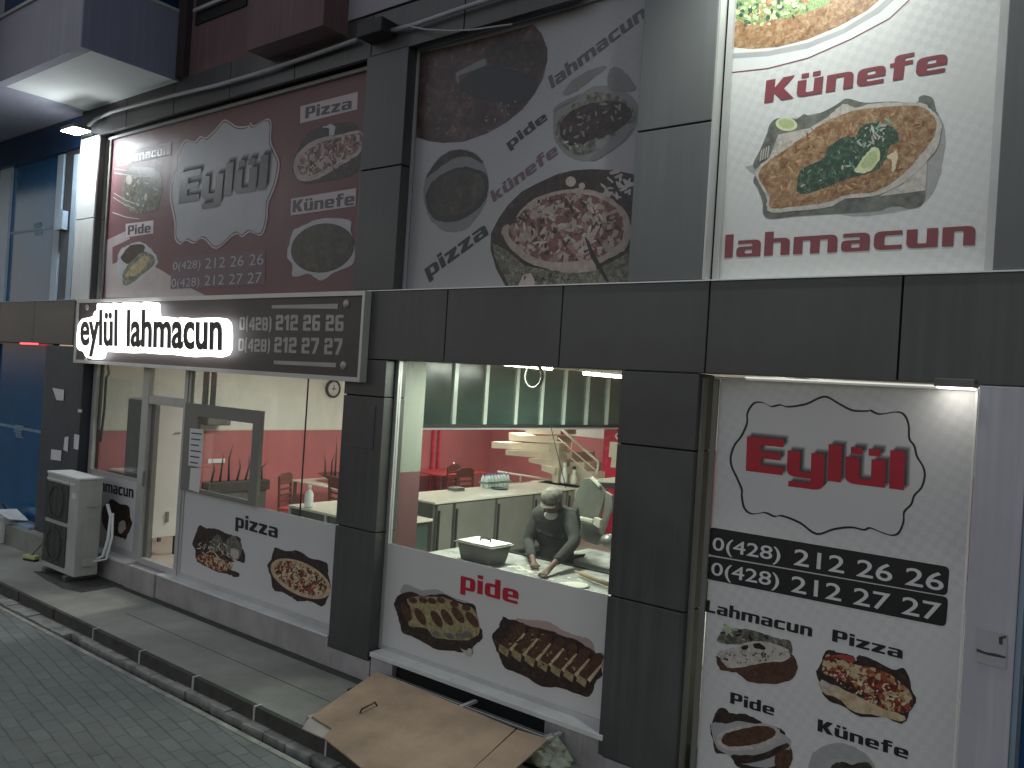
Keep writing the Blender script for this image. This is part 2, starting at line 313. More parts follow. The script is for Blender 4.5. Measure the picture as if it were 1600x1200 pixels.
# ------------------------------------------------------------------ lettering (own square heavy alphabet)
def rnd(pts):
    out = []; L = len(pts)
    for i, p in enumerate(pts):
        r = p[2] if len(p) > 2 else 0; P = Vector(p[:2])
        if not r: out.append(P); continue
        A = Vector(pts[i-1][:2]); B = Vector(pts[(i+1) % L][:2]); a = (A-P); b = (B-P)
        r = min(r, a.length*.5, b.length*.5) if (a.length*.5 < r or b.length*.5 < r) else r
        s = P+a.normalized()*r; e = P+b.normalized()*r
        for k in range(5):
            t = k/4; out.append((1-t)**2*s+2*t*(1-t)*P+t*t*e)
    return out
def R4(x0, y0, x1, y1, r=0): return [(x0, y0, r), (x1, y0, r), (x1, y1, r), (x0, y1, r)]
G = {   # advance, [shapes: [outer, holes...]]
 'a': (5.4, [[[(0, 0, 1.1), (5.4, 0), (5.4, 5, 1.5), (.3, 5, .3), (.3, 3.95), (3.5, 3.95, .4), (3.5, 3.1), (0, 3.1, 1.1)], [(1.9, 1, .3), (3.5, 1), (3.5, 2.15), (1.9, 2.15, .3)]]]),
 'c': (5.1, [[[(0, 0, 1.5), (5.1, 0, .3), (5.1, 1.15), (1.9, 1.15, .4), (1.9, 3.85, .4), (5.1, 3.85), (5.1, 5, .3), (0, 5, 1.5)]]]),
 'e': (5.4, [[[(0, 0, 1.5), (5.2, 0, .3), (5.2, 1.1), (1.9, 1.1, .4), (1.9, 1.95), (5.4, 1.95), (5.4, 5, 1.5), (0, 5, 1.5)], [(1.9, 2.9), (3.5, 2.9), (3.5, 3.95, .3), (1.9, 3.95, .3)]]]),
 'n': (5.4, [[[(0, 0), (1.9, 0), (1.9, 3.85), (3.5, 3.85, .4), (3.5, 0), (5.4, 0), (5.4, 5, 1.5), (0, 5)]]]),
 'm': (8.8, [[[(0, 0), (1.9, 0), (1.9, 3.85), (3.45, 3.85, .3), (3.45, 0), (5.35, 0), (5.35, 3.85), (6.9, 3.85, .3), (6.9, 0), (8.8, 0), (8.8, 5, 1.5), (0, 5)]]]),
 'h': (5.4, [[[(0, 0), (1.9, 0), (1.9, 3.85), (3.5, 3.85, .4), (3.5, 0), (5.4, 0), (5.4, 5, 1.5), (1.9, 5), (1.9, 7), (0, 7)]]]),
 'u': (5.4, [[[(0, 5), (0, 0, 1.5), (5.4, 0), (5.4, 5), (3.5, 5), (3.5, 1.15), (1.9, 1.15, .4), (1.9, 5)]]]),
 'ü': (5.4, [[[(0, 5), (0, 0, 1.5), (5.4, 0), (5.4, 5), (3.5, 5), (3.5, 1.15), (1.9, 1.15, .4), (1.9, 5)]], [R4(.7, 5.6, 2.3, 6.9)], [R4(3.1, 5.6, 4.7, 6.9)]]),
 'i': (1.9, [[R4(0, 0, 1.9, 5)], [R4(0, 5.65, 1.9, 7)]]),
 'l': (1.9, [[R4(0, 0, 1.9, 7)]]),
 'p': (5.4, [[[(0, -2), (1.9, -2), (1.9, 0), (5.4, 0, 1.5), (5.4, 5, 1.5), (0, 5)], [(1.9, 1.1), (3.5, 1.1, .4), (3.5, 3.9, .4), (1.9, 3.9)]]]),
 'd': (5.4, [[[(0, 0, 1.5), (5.4, 0), (5.4, 7), (3.5, 7), (3.5, 5), (0, 5, 1.5)], [(1.9, 1.1, .4), (3.5, 1.1), (3.5, 3.9), (1.9, 3.9, .4)]]]),
 'z': (5.0, [[[(0, 0), (5, 0), (5, 1.15), (2.7, 1.15), (5, 4), (5, 5), (0, 5), (0, 3.85), (2.3, 3.85), (0, 1)]]]),
 'y': (5.4, [[[(0, 5), (0, 0, 1.3), (3.5, 0), (3.5, -.9, .4), (.3, -.9), (.3, -2), (5.4, -2, 1.5), (5.4, 5), (3.5, 5), (3.5, 1.1), (1.9, 1.1, .4), (1.9, 5)]]]),
 'f': (4.2, [[[(.8, 0), (2.7, 0), (2.7, 3.9), (4.2, 3.9), (4.2, 5), (2.7, 5), (2.7, 5.9, .3), (4.3, 5.9), (4.3, 7), (.8, 7, 1.5), (.8, 5), (0, 5), (0, 3.9), (.8, 3.9)]]]),
 'k': (5.6, [[[(0, 0), (1.9, 0), (1.9, 2), (3.4, 0), (5.7, 0), (3.6, 2.7), (5.5, 5), (3.3, 5), (1.9, 3.3), (1.9, 7), (0, 7)]]]),
 'K': (6.3, [[[(0, 0), (2.1, 0), (2.1, 2.6), (3.9, 0), (6.5, 0), (4.1, 3.6), (6.3, 7), (3.8, 7), (2.1, 4.3), (2.1, 7), (0, 7)]]]),
 'P': (5.8, [[[(0, 0), (2.1, 0), (2.1, 2.4), (5.8, 2.4, 1.5), (5.8, 7, 1.5), (0, 7)], [(2.1, 3.6), (3.8, 3.6, .4), (3.8, 5.8, .4), (2.1, 5.8)]]]),
 'L': (5.2, [[[(0, 0), (5.2, 0), (5.2, 1.4), (2.1, 1.4), (2.1, 7), (0, 7)]]]),
 'E': (5.8, [[[(0, 0), (5.7, 0), (5.7, 1.5), (2.3, 1.5), (2.3, 2.85), (5.3, 2.85), (5.3, 4.2), (2.3, 4.2), (2.3, 5.5), (5.7, 5.5), (5.7, 7), (0, 7)]]]),
 '0': (4.6, [[R4(0, 0, 4.6, 7, 1.2), R4(1.6, 1.3, 3, 5.7, .3)]]),
 '1': (3.0, [[[(1.2, 0), (2.9, 0), (2.9, 7), (1.5, 7), (0, 6), (0, 4.6), (1.2, 5.3)]]]),
 '2': (4.6, [[[(0, 0), (4.6, 0), (4.6, 1.3), (1.7, 1.3), (1.7, 2.9), (4.6, 2.9, .8), (4.6, 7, 1.2), (0, 7, 1.0), (0, 4.9), (1.6, 4.9), (1.6, 5.7), (3, 5.7), (3, 4.2), (0, 4.2, .8)]]]),
 '4': (4.6, [[[(2.7, 0), (4.3, 0), (4.3, 1.6), (4.7, 1.6), (4.7, 2.9), (4.3, 2.9), (4.3, 7), (2.8, 7), (0, 3), (0, 1.6), (2.7, 1.6)], [(2.7, 2.9), (2.7, 4.9), (1.4, 2.9)]]]),
 '6': (4.6, [[[(0, 0, 1.2), (4.6, 0, 1.2), (4.6, 4.2, .9), (1.7, 4.2), (1.7, 5.7), (4.4, 5.7), (4.4, 7), (0, 7, 1.2)], [(1.7, 1.3), (3, 1.3), (3, 2.9), (1.7, 2.9)]]]),
 '7': (4.6, [[[(.9, 0), (2.7, 0), (4.6, 5), (4.6, 7), (0, 7), (0, 5.6), (2.8, 5.6), (2.8, 5)]]]),
 '8': (4.6, [[R4(0, 0, 4.6, 7, 1.2), R4(1.7, 1.3, 2.9, 2.9, .2), R4(1.7, 4.1, 2.9, 5.7, .2)]]),
 '(': (2.0, [[[(1, -.8), (2, -.8), (1.5, .5), (1.5, 6.5), (2, 7.6), (1, 7.6), (0, 6), (0, 1)]]]),
 ')': (2.0, [[[(0, -.8), (1, -.8), (2, 1), (2, 6), (1, 7.6), (0, 7.6), (.5, 6.5), (.5, .5)]]]),
}
def square_text(s, gap=.75, shear=0):
    """2d triangles of a word; returns verts, faces, width (cap height 7)"""
    vs = []; fs = []; x = 0
    for ch in s:
        if ch == ' ': x += 2.4; continue
        adv, shapes = G[ch]
        for shp in shapes:
            cont = [rnd(c) for c in shp]
            cont = [[Vector((p.x, p.y, 0)) for p in c] for c in cont]
            tris = tessellate_polygon(cont); flat = [p for c in cont for p in c]; n = len(vs)
            vs += [(p.x+x+shear*p.y, p.y) for p in flat]; fs += [tuple(n+i for i in t) for t in tris]
        x += adv+gap
    return vs, fs, x-gap
_fc = {}
def sans_text(s, bold=0.0):
    """round sans from Blender's built-in vector font"""
    key = (s, bold)
    if key in _fc: return _fc[key]
    cu = bpy.data.curves.new('t', 'FONT'); cu.body = s; cu.size = 1; cu.offset = bold; cu.resolution_u = 4; cu.fill_mode = 'FRONT'
    ob = bpy.data.objects.new('t', cu); me = bpy.data.meshes.new_from_object(ob)
    vs = [(v.co.x, v.co.y) for v in me.vertices]; fs = [tuple(p.vertices) for p in me.polygons]
    bpy.data.objects.remove(ob); bpy.data.meshes.remove(me); bpy.data.curves.remove(cu)
    x0 = min(v[0] for v in vs); x1 = max(v[0] for v in vs)
    vs = [((a-x0)*7/.729, b*7/.729) for a, b in vs]; _fc[key] = (vs, fs, (x1-x0)*7/.729); return _fc[key]
def word(mb, s, p0, p1, pt, Y, font='sq', mi=0, lift=.001, gap=.75, bold=0.0, off=(0, 0), depth=0):
    """lay a word on the plane y=Y: baseline from photo point p0 to p1, capital height up to pt"""
    vs, fs, wd = square_text(s, gap) if font == 'sq' else sans_text(s, bold)
    A = on_y(*p0, Y); B = on_y(*p1, Y); T = on_y(*pt, Y); u = (B-A)/wd; v = (T-A)/7; L = Vector((0, -lift*(1 if depth else .55), 0))
    P = [A+u*(x+off[0])+v*(y+off[1])+L for x, y in vs]
    if not depth: mb.add(P, fs, mi)
    else:
        n = len(P); D = Vector((0, depth, 0)); ed = {}
        for f in fs:
            for i in range(len(f)):
                e = (f[i], f[(i+1) % len(f)]); ed[e] = 1
        side = [(a, b, b+n, a+n) for (a, b) in ed if (b, a) not in ed]
        mb.add(P+[p+D for p in P], list(fs)+[tuple(n+i for i in reversed(f)) for f in fs]+side, mi)
    return mb

class Pic:
    """a printed picture: layered flat shapes on a poster plane"""
    def __init__(s, Y, base=.002): s.Y = Y; s.mb = MB(); s.mats = []; s.k = 0; s.base = base*.5
    def mi(s, m):
        if m not in s.mats: s.mats.append(m)
        return s.mats.index(m)
    def shape(s, pts, m, smooth=3):
        s.k += 1; p = cr(pts, smooth+2) if smooth else [Vector(q) for q in pts]
        if smooth == 3 or m is F.get('dkfood'):        # torn, uneven photo cut-out edges
            p = [q+Vector((noise.noise(Vector((q.x*.35, q.y*.35, s.k*3.1))), noise.noise(Vector((q.x*.35, q.y*.35, 9+s.k*3.1)))))*1.7 for q in map(Vector, p)]
        tr = tessellate_polygon([[Vector((q[0], q[1], 0)) for q in p]])
        s.mb.add([on_y(q[0], q[1], s.Y)-Vector((0, s.base+s.k*.0003, 0)) for q in p], [tuple(t) for t in tr], s.mi(m)); return s
    def ell(s, c, rx, ry, ang, m, a0=0, a1=360, n=40):
        A = rad(ang); pts = []
        for i in range(n):
            t = rad(a0+(a1-a0)*i/n); x = rx*math.cos(t); y = ry*math.sin(t)
            pts.append((c[0]+x*math.cos(A)-y*math.sin(A), c[1]+x*math.sin(A)+y*math.cos(A)))
        return s.shape(pts, m, 0)
    def scatter(s, c, rx, ry, ang, n, size, mats, seed=1, asp=1.6):
        rg = random.Random(seed); A = rad(ang); s.k += 1
        for i in range(n):
            t = rg.uniform(0, 6.283); q = math.sqrt(rg.random()); x = rx*q*math.cos(t); y = ry*q*math.sin(t)
            cx = c[0]+x*math.cos(A)-y*math.sin(A); cy = c[1]+x*math.sin(A)+y*math.cos(A)
            sz = size*rg.uniform(.5, 1.3); b = rg.uniform(0, 6.283); pts = []
            for k in range(7):
                tt = 6.283*k/7; rr = sz*rg.uniform(.6, 1.15); ex = rr*math.cos(tt)*asp; ey = rr*math.sin(tt)/asp
                pts.append((cx+ex*math.cos(b)-ey*math.sin(b), cy+ex*math.sin(b)+ey*math.cos(b)))
            lift = s.base+s.k*.0003+.000002*i
            s.mb.poly([on_y(px, py, s.Y)-Vector((0, lift, 0)) for px, py in pts][::-1], s.mi(rg.choice(mats)))
        return s
    def build(s, name, parent, **tg): return s.mb.build(name, s.mats, parent, **tg)

# ================================================================== SETTING
YF, YG = 5.5, 5.66          # front of columns and fascia; plane of the glazing
ZS, ZB, ZT = .30, 3.08, 3.745  # sill, fascia bottom, fascia top
# ground
def paving(name, base, rot, scale, bw=.5, mortar=.03, bump=.5):
    m, nt, b = newmat(name)
    v0 = coords(nt)
    nz = tex(nt, 'ShaderNodeTexNoise', v0, Scale=1.7, Detail=4)
    vm = nt.nodes.new('ShaderNodeVectorMath'); vm.operation = 'MULTIPLY_ADD'; vm.inputs[1].default_value = (.05,)*3
    nt.links.new(nz.outputs['Color'], vm.inputs[0]); nt.links.new(v0, vm.inputs[2])
    mp = nt.nodes.new('ShaderNodeMapping'); mp.inputs['Rotation'].default_value = (0, 0, rad(rot)); nt.links.new(vm.outputs[0], mp.inputs[0])
    br = tex(nt, 'ShaderNodeTexBrick', mp.outputs[0], Scale=scale)
    br.inputs['Color1'].default_value = (*sc3(base, 1.08), 1); br.inputs['Color2'].default_value = (*sc3(base, .86), 1)
    br.inputs['Mortar'].default_value = (*sc3(base, .55), 1); br.inputs['Mortar Size'].default_value = mortar; br.inputs['Mortar Smooth'].default_value = .6
    br.inputs['Brick Width'].default_value = bw; br.inputs['Row Height'].default_value = .25
    n = tex(nt, 'ShaderNodeTexNoise', v0, Scale=.8, Detail=8, Roughness=.7)
    st = ramp(nt, n.outputs[0], [(.3, (.55,)*3), (.5, (.95,)*3), (.7, (1.15,)*3)])
    c = mixc(nt, .9, br.outputs[0], st, 'MULTIPLY')
    n4 = tex(nt, 'ShaderNodeTexNoise', v0, Scale=2.6, Detail=6, Roughness=.7)
    f = ramp(nt, n4.outputs[0], [(.45, (0,)*3), (.62, (.75,)*3)])
    c = mixc(nt, f, c, sc3(base, .95))            # sand and dirt filling some joints
    nt.links.new(c, b.inputs['Base Color']); b.inputs['Roughness'].default_value = .8
    n2 = tex(nt, 'ShaderNodeTexNoise', v0, Scale=70, Detail=4)
    ad = nt.nodes.new('ShaderNodeMath'); ad.operation = 'MULTIPLY_ADD'; ad.inputs[1].default_value = .3
    nt.links.new(n2.outputs[0], ad.inputs[0])
    inv = nt.nodes.new('ShaderNodeMath'); inv.operation = 'SUBTRACT'; inv.inputs[0].default_value = 1; nt.links.new(br.outputs['Fac'], inv.inputs[1])
    nt.links.new(inv.outputs[0], ad.inputs[2])
    bp = nt.nodes.new('ShaderNodeBump'); bp.inputs['Strength'].default_value = bump; bp.inputs['Distance'].default_value = .012
    nt.links.new(ad.outputs[0], bp.inputs['Height']); nt.links.new(bp.outputs[0], b.inputs['Normal'])
    return m
M['pavers'] = paving('grey_green_pavers', (.168, .182, .172), 8, 2.0, mortar=.02, bump=.35)
MB().poly([(-150, -60, -.13), (80, -60, -.13), (80, 4.21, -.13), (-150, 4.21, -.13)]).build('street', 'pavers', kind='structure')
MB().box((-60, 4.43+.0, -.3), (40, 5.8, 0)).build('sidewalk', 'conc', kind='structure')
MB().box((-60, 4.195, -.4), (40, 4.425, -.19)).build('gutter_bed', 'dirt', kind='structure')
g = MB(); rg = random.Random(3)
x = -30
while x < 5:
    L = .30+rg.uniform(-.03, .03); d = rg.uniform(-.012, .012); zt = -.115+rg.uniform(-.008, .006); ys = 4.31+rg.uniform(-.02, .015)
    if x < -9.6: ys = 4.235
    n = 5; e = [(x+.006+(L-.012)*i/n, ys+rg.uniform(-.012, .012)) for i in range(n+1)]
    g.prism([(a, b, zt+d*.3) for a, b in e]+[(x+L-.006, 4.42, zt), (x+.006, 4.42, zt)], (0, 0, -.12))
    x += L
g.build('gutter', 'gutter', kind='structure')
MB().box((-60, 4.15, -.4), (40, 4.2, -.122)).build('street_edging', 'gutter', kind='structure')
k = MB(); mo = MB()
x = -30.3
while x < 6:
    L = .97+rg.uniform(-.02, .02); k.box((x+.012, 4.395+rg.uniform(-.006, .006), -.2), (x+L-.012, 4.445, .004))
    jw = rg.uniform(.008, .016)
    if x > -9.4: mo.box((x-jw, 4.387, -.19), (x+jw, 4.445+rg.uniform(.0, .03), .008))
    x += L
k.build('kerb', 'kerbdk', kind='structure'); mo.build('kerb_joints', 'mortar', kind='structure')
# dark seam along the wall foot and a crack in the pavement
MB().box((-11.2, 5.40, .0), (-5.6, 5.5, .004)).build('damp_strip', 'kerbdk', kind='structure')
MB().box((-9.3, 4.93, .0), (-5.4, 4.937, .002)).build('pavement_joint', 'dirt', kind='structure')

# ------------------------------------------------------------------ the shop building
B = thing('shop_building', (-6.5, 5.5, 0), 'dark grey panelled shop building with posters on its upper storey and a lit ground floor', 'building')
def part(name, a, b, mat, bevel=0, parent=None, **tg): return box(name, a, b, mat, parent or B, bevel, **tg)
# fascia of composite panels
xs = [-12.34, -11.37, -10.11, -8.85, -7.59, -6.35, -5.09, -3.83, -2.56, -1.28, 0.02, 1.3, 2.6]
for x0, x1 in zip(xs[:-1], xs[1:]): part('fascia_panel', (x0+.006, YF, ZB+.004), (x1-.006, YF+.05, ZT-.004), 'panel', .004)
part('fascia_core', (-12.33, YF+.03, ZB+.01), (2.6, YF+.35, ZT-.01), 'joint')
part('fascia_flashing', (-12.33, YF-.012, ZT-.003), (2.6, YF+.2, ZT+.006), 'white_frame')
# columns: lower and upper runs with joints
def column(x0, x1, joints, y1=YG+.12, mat='panel'):
    for z0, z1 in zip(joints[:-1], joints[1:]):
        part('column_panel', (x0, YF, z0+.006), (x1, y1, z1-.006), mat, .005)
    part('column_core', (x0+.02, YF+.02, joints[0]), (x1-.02, y1-.01, joints[-1]), 'joint')
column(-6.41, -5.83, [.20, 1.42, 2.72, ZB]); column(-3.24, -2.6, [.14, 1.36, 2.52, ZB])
column(-6.38, -5.80, [ZT+.006, 4.95, 6.1]); column(-3.24, -2.63, [ZT+.006, 4.90, 6.3, 8.2], mat='panel_lit')
M['col_lit'] = paint('floodlit_white_column_panel', (.50, .51, .50), .45, 0, .08, 1.3)  # column front lightened so the floodlight's whitening is part of its colour
column(-12.5, -11.95, [ZT+.006, 4.91, 6.12], mat='col_lit')
part('column_return', (-11.949, YF+.012, ZT+.006), (-11.93, YG-.06, 6.12), 'panel')
part('door_column', (-13.2, YF, 0), (-11.97, YG+.1, ZB), 'slate', .005)
M['pil'] = paint('pale_lilac_pilaster', (.40, .40, .44), .5, 0, .08, 1.6)
part('right_pilaster', (-.83, YF, 0), (-.575, YG+.1, ZB), 'pil', .005); part('pilaster_edge', (-.573, YF+.02, 0), (-.545, YG+.1, ZB), 'bluemet')
part('right_upper_panel', (-.8, YF, ZT+.006), (.6, YG+.1, 8.2), 'panel_lit', .005)
part('blue_side_window', (-.54, YG, .3), (1.6, YG+.03, ZB), 'bluefilm')
# upper band between poster tops and first-floor wall
xb = [-12.5, -11.2, -10.0, -8.77, -7.55, -6.33, -5.1, -3.87]
for x0, x1 in zip(xb[:-1], xb[1:]): part('upper_band_panel', (x0+.006, YF, 6.078), (x1-.006, YF+.05, 6.5), 'panel', .004)
part('upper_band_core', (-12.49, YF+.04, 6.13), (-3.24, YG+.3, 6.49), 'joint')
part('upper_backing_wall', (-12.4, YG+.03, ZT-.1), (2, YG+.25, 8.2), 'joint')
part('upper_wall', (-9.93, YF+.02, 6.5), (-6.5, YF+.3, 9.5), 'upwall')
part('upper_wall_pale', (-6.7, YF-.01, 6.52), (-3.24, YF+.3, 9.5), 'paleup')
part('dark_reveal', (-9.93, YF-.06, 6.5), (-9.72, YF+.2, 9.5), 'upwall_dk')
# first-floor window above
wq = part('upper_window', (-9.62, YF+.0, 7.12), (-8.55, YF+.019, 9.0), 'joint')
part('sill_rail', (-9.6, YF-.05, 7.26), (-8.5, YF-.01, 7.30), 'alu', parent=None)
# projecting maroon bay
by = part('projecting_bay', (-7.98, 5.18, 6.36), (-6.70, YF+.02, 9.5), 'upwall')
# balcony
part('balcony_slab', (-12.33, 4.30, 6.478), (-9.93, YF+.3, 6.56), 'soffit')
part('balcony_front', (-12.33, 4.296, 6.476), (-9.932, 4.42, 7.32), 'balc2')
part('balcony_side', (-9.93, 4.297, 6.476), (-9.90, YF-.001, 7.32), 'balc')
part('balcony_cap', (-12.35, 4.27, 7.323), (-9.91, 4.44, 7.36), 'alu'); part('balcony_cap', (-10.07, 4.445, 7.323), (-9.9, YF, 7.36), 'alu')
part('balcony_glazing', (-12.3, 4.33, 7.362), (-10.0, 4.35, 8.6), 'bluefilm_dk'); part('balcony_glazing', (-9.98, 4.36, 7.362), (-9.96, YF, 8.6), 'bluefilm_dk')
part('balcony_post', (-12.6, 4.3, 7.365), (-12.42, 4.4, 8.8), 'alu')
# plinths and sills
part('plinth', (-11.2, YF, 0), (-10.43, YG+.1, .285), 'marble'); part('plinth', (-9.7, YF+.003, 0), (-5.80, YG+.1, .195), 'marble')
part('plinth', (-9.7, YF+.003, .196), (-6.42, YG+.1, .285), 'marble')
part('plinth', (-3.75, YF+.01, 0), (-3.2, YG+.1, .262), 'marble'); part('plinth', (-2.6, YF+.01, 0), (1.6, YG+.1, .1), 'marble')
part('plinth', (-5.5, YF+.07, -.3), (-3.75, YG+.1, .255), 'joint'); part('plinth', (-5.79, YF+.01, 0), (-5.5, YG+.1, .255), 'marble'); part('plinth', (-3.2, YF+.006, 0), (-2.6, YG+.1, .135), 'marble')
part('window_sill', (-9.68, YF-.012, .286), (-6.42, YG, .305), 'marble_w', .004); part('window_sill', (-5.79, 5.485, .258), (-3.2, YG, .300), 'marble_w', .004)
part('door_step', (-10.42, YF-.02, 0), (-9.705, YG+.1, .295), 'marble', .006); part('window_sill', (-11.5, YF-.03, .286), (-10.43, YG, .32), 'marble_w', .004)
# shopfront frames
def frame(x0, x1, z0, z1, t=.05, mat='alu', y=YG, name='window_frame', d=.05):
    m = MB(); m.box((x0, y-d/2, z0), (x0+t, y+d/2, z1)); m.box((x1-t, y-d/2, z0), (x1, y+d/2, z1))
    m.box((x0+t, y-d/2, z0), (x1-t, y+d/2, z0+t)); m.box((x0+t, y-d/2, z1-t), (x1-t, y+d/2, z1))
    return m.build(name, mat, B)
def pane(fr, x0, x1, z0, z1, y=YG, mat='glass'):
    return MB().box((x0, y-.004, z0), (x1, y+.004, z1)).build('pane', mat, fr)
f1 = frame(-11.94, -10.47, .32, 3.12, .09); pane(f1, -11.84, -10.56, 1.36, 3.02)
MB().box((-11.85, YG-.02, 1.33), (-10.56, YG+.02, 1.37)).build('transom', 'alu', f1)
df = frame(-10.46, -9.46, .30, 3.12, .075, name='door_frame', d=.07)
MB().box((-10.385, YG-.03, 2.38), (-9.535, YG+.03, 2.49)).build('transom', 'alu', df); pane(df, -10.385, -9.535, 2.49, 3.045)
MB().box((-10.385, YG+.03, .31), (-10.30, YG+.09, 2.38)).box((-10.38, YG-.05, 1.30), (-10.36, YG-.025, 1.5)).build('door_edge', 'alu_dk', df)
f2 = frame(-9.455, -6.41, .306, 3.12, .045); pane(f2, -9.41, -7.185, 1.37, 3.075); pane(f2, -7.175, -6.455, 1.37, 3.075)
MB().box((-7.186, YG-.006, 1.36), (-7.174, YG+.006, 3.07)).build('seam', 'joint', f2)
MB().box((-9.27, YG+.05, 2.42), (-9.20, YG+.09, 3.07)).box((-9.10, YG+.05, 2.42), (-9.04, YG+.09, 3.07)).build('upright', 'alu_dk', f2)
f3 = frame(-5.83, -3.24, .30, 3.12, .04); pane(f3, -5.79, -3.28, 1.32, 3.08)
s = MB(); y0, y1 = YG-.06, YG-.015
s.box((-9.45, y0, 1.38), (-9.16, y1, 2.45)); s.box((-8.04, y0, 1.38), (-7.89, y1, 2.30)); s.box((-9.159, y0, 2.30), (-7.89, y1, 2.45)); s.box((-9.159, y0, 1.38), (-8.041, y1, 1.43))
s.build('opening_sash', 'alu_dk', B)
# interior shell
ZF = .33
part('floor', (-12.0, YG+.1, .1), (.5, 14.7, ZF), 'floor'); part('ceiling', (-12.0, YG+.1, 3.22), (.5, 14.7, 3.3), 'ceil')
part('red_wall', (-12.0, YG+.1, ZF), (-11.9, 14.7, 1.912), 'redwall'); part('cream_wall', (-12.0, YG+.1, 1.913), (-11.9, 14.7, 3.22), 'cream')
part('dado_strip', (-11.899, YG+.12, 1.90), (-11.885, 14.6, 1.925), 'wtop')
part('back_wall', (-11.9, 14.6, ZF), (.5, 14.7, 1.95), 'redwall'); part('back_wall_top', (-11.9, 14.6, 1.952), (.5, 14.7, 3.22), 'cream')
part('side_wall', (.4, YG+.1, ZF), (.5, 14.6, 3.22), 'cream')
M['clad'] = paint('grey_green_cladding', (.20, .22, .18), .6, 0, .06, 1.5); M['clad2'] = paint('dull_red_cladding', (.12, .045, .045), .6, 0, .08, 1.5)
part('column_cladding', (-6.3, YG+.13, 1.985), (-5.86, 6.09, 3.2), 'clad'); part('column_cladding', (-6.3, YG+.13, ZF), (-5.86, 6.09, 1.984), 'clad2')
part('wall_pipe', (-11.86, 12.62, ZF), (-11.82, 12.66, 1.9), 'coolred'); part('wall_pipe', (-11.86, 12.80, ZF), (-11.82, 12.84, 1.9), 'coolred')
# mezzanine glazing
KX = -7.0
hy = [6.35]+[KX*-t for t in (1.109, 1.196, 1.29, 1.375, 1.457, 1.546, 1.632)]+[12.3]
MB().box((KX, 6.35, 2.385), (KX+.03, 12.3, 3.2)).build('tinted_glazing', 'greenglass', B)
for y in hy[1:-1]: part('mullion', (KX+.031, y-.035, 2.385), (KX+.06, y+.035, 3.2), 'mull')
part('mezzanine_edge', (KX-.02, 6.35, 2.345), (KX+.07, 12.3, 2.384), 'black'); part('mezzanine_trim', (KX-.02, 6.35, 2.315), (KX+.05, 12.3, 2.343), 'alu')

# ------------------------------------------------------------------ neighbour on the left
N = thing('neighbouring_shop', (-16, 5.5, 0), 'next-door shop with blue film on its windows, left of the dark shop', 'building')
def npart(name, a, b, mat, **tg): return box(name, a, b, mat, N, **tg)
for x0, x1 in ((-17.5, -15.0), (-15.0, -13.68), (-13.68, -12.35)): npart('fascia_panel', (x0+.006, YF, ZB+.03), (x1-.006, YF+.3, ZT), 'panel')
npart('fascia_flashing', (-17.5, YF-.012, ZT+.002), (-12.35, YF+.1, ZT+.012), 'bluemet')
npart('upper_film_window', (-17.5, YG, ZT), (-13.3, YG+.03, 6.1), 'bluefilm'); npart('header', (-17.5, YF+.06, 6.02), (-12.55, YG+.2, 6.47), 'bluefilm_dk')
npart('mullion', (-15.65, YG-.05, ZT+.01), (-15.2, YG-.005, 6.02), 'bluemet'); npart('mullion', (-13.45, YG-.06, ZT+.01), (-13.25, YG-.005, 6.0), 'bluemet')
npart('reveal', (-13.2, YG-.05, ZT+.012), (-12.56, YG+.1, 6.02), 'slate'); npart('mullion', (-12.75, YF+.03, ZT+.012), (-12.6, YG-.06, 5.9), 'bluemet')
npart('lock_box', (-13.22, YG-.14, 4.82), (-12.98, YG-.06, 5.1), 'bluemet')
npart('overhang', (-22, 3.6, 6.484), (-12.36, YF+.3, 9.5), 'balc2')
npart('lower_film_window', (-17.5, YG, .34), (-13.47, YG+.03, ZB+.03), 'bluefilm'); npart('mullion', (-13.46, YG-.05, .30), (-13.22, YG+.04, ZB+.03), 'bluemet')
npart('mullion', (-15.35, YG-.03, .34), (-15.3, YG-.002, ZB), 'slate')
npart('base_step', (-17.5, 5.35, 0), (-12.5, YG+.1, .30), 'conc'); npart('base_step_cap', (-17.5, 5.42, .302), (-13.2, YG-.05, .345), 'bluemet')
def tapemark(z, zc, slope, xa, xb):
    t = MB(); y = YG-.006; t.poly([(xa, y, z-slope), (xb, y, z), (xb, y, z+.035), (xa, y, z-slope+.035)])
    t.poly([on_y(*q, y) for q in zc]); return t
t = MB(); rr = random.Random(5)
for (cx, cz, w_, h_) in ((-14.15, 4.93, .24, .20), (-14.35, 1.70, .30, .22)):
    for i in range(6):
        a = rr.uniform(-.3, .3); t.box((cx-w_/2+rr.uniform(-.05, .05), YG-.008-i*.0008, cz-h_/2+i*.035), (cx+w_/2+rr.uniform(-.05, .05), YG-.0075-i*.0008, cz-h_/2+i*.035+.022))
t.box((-15.2, YG-.006, 4.90), (-13.46, YG-.005, 4.94)); t.box((-15.2, YG-.006, 1.72), (-13.48, YG-.005, 1.765))
t.build('tape_cross', 'tape', N)

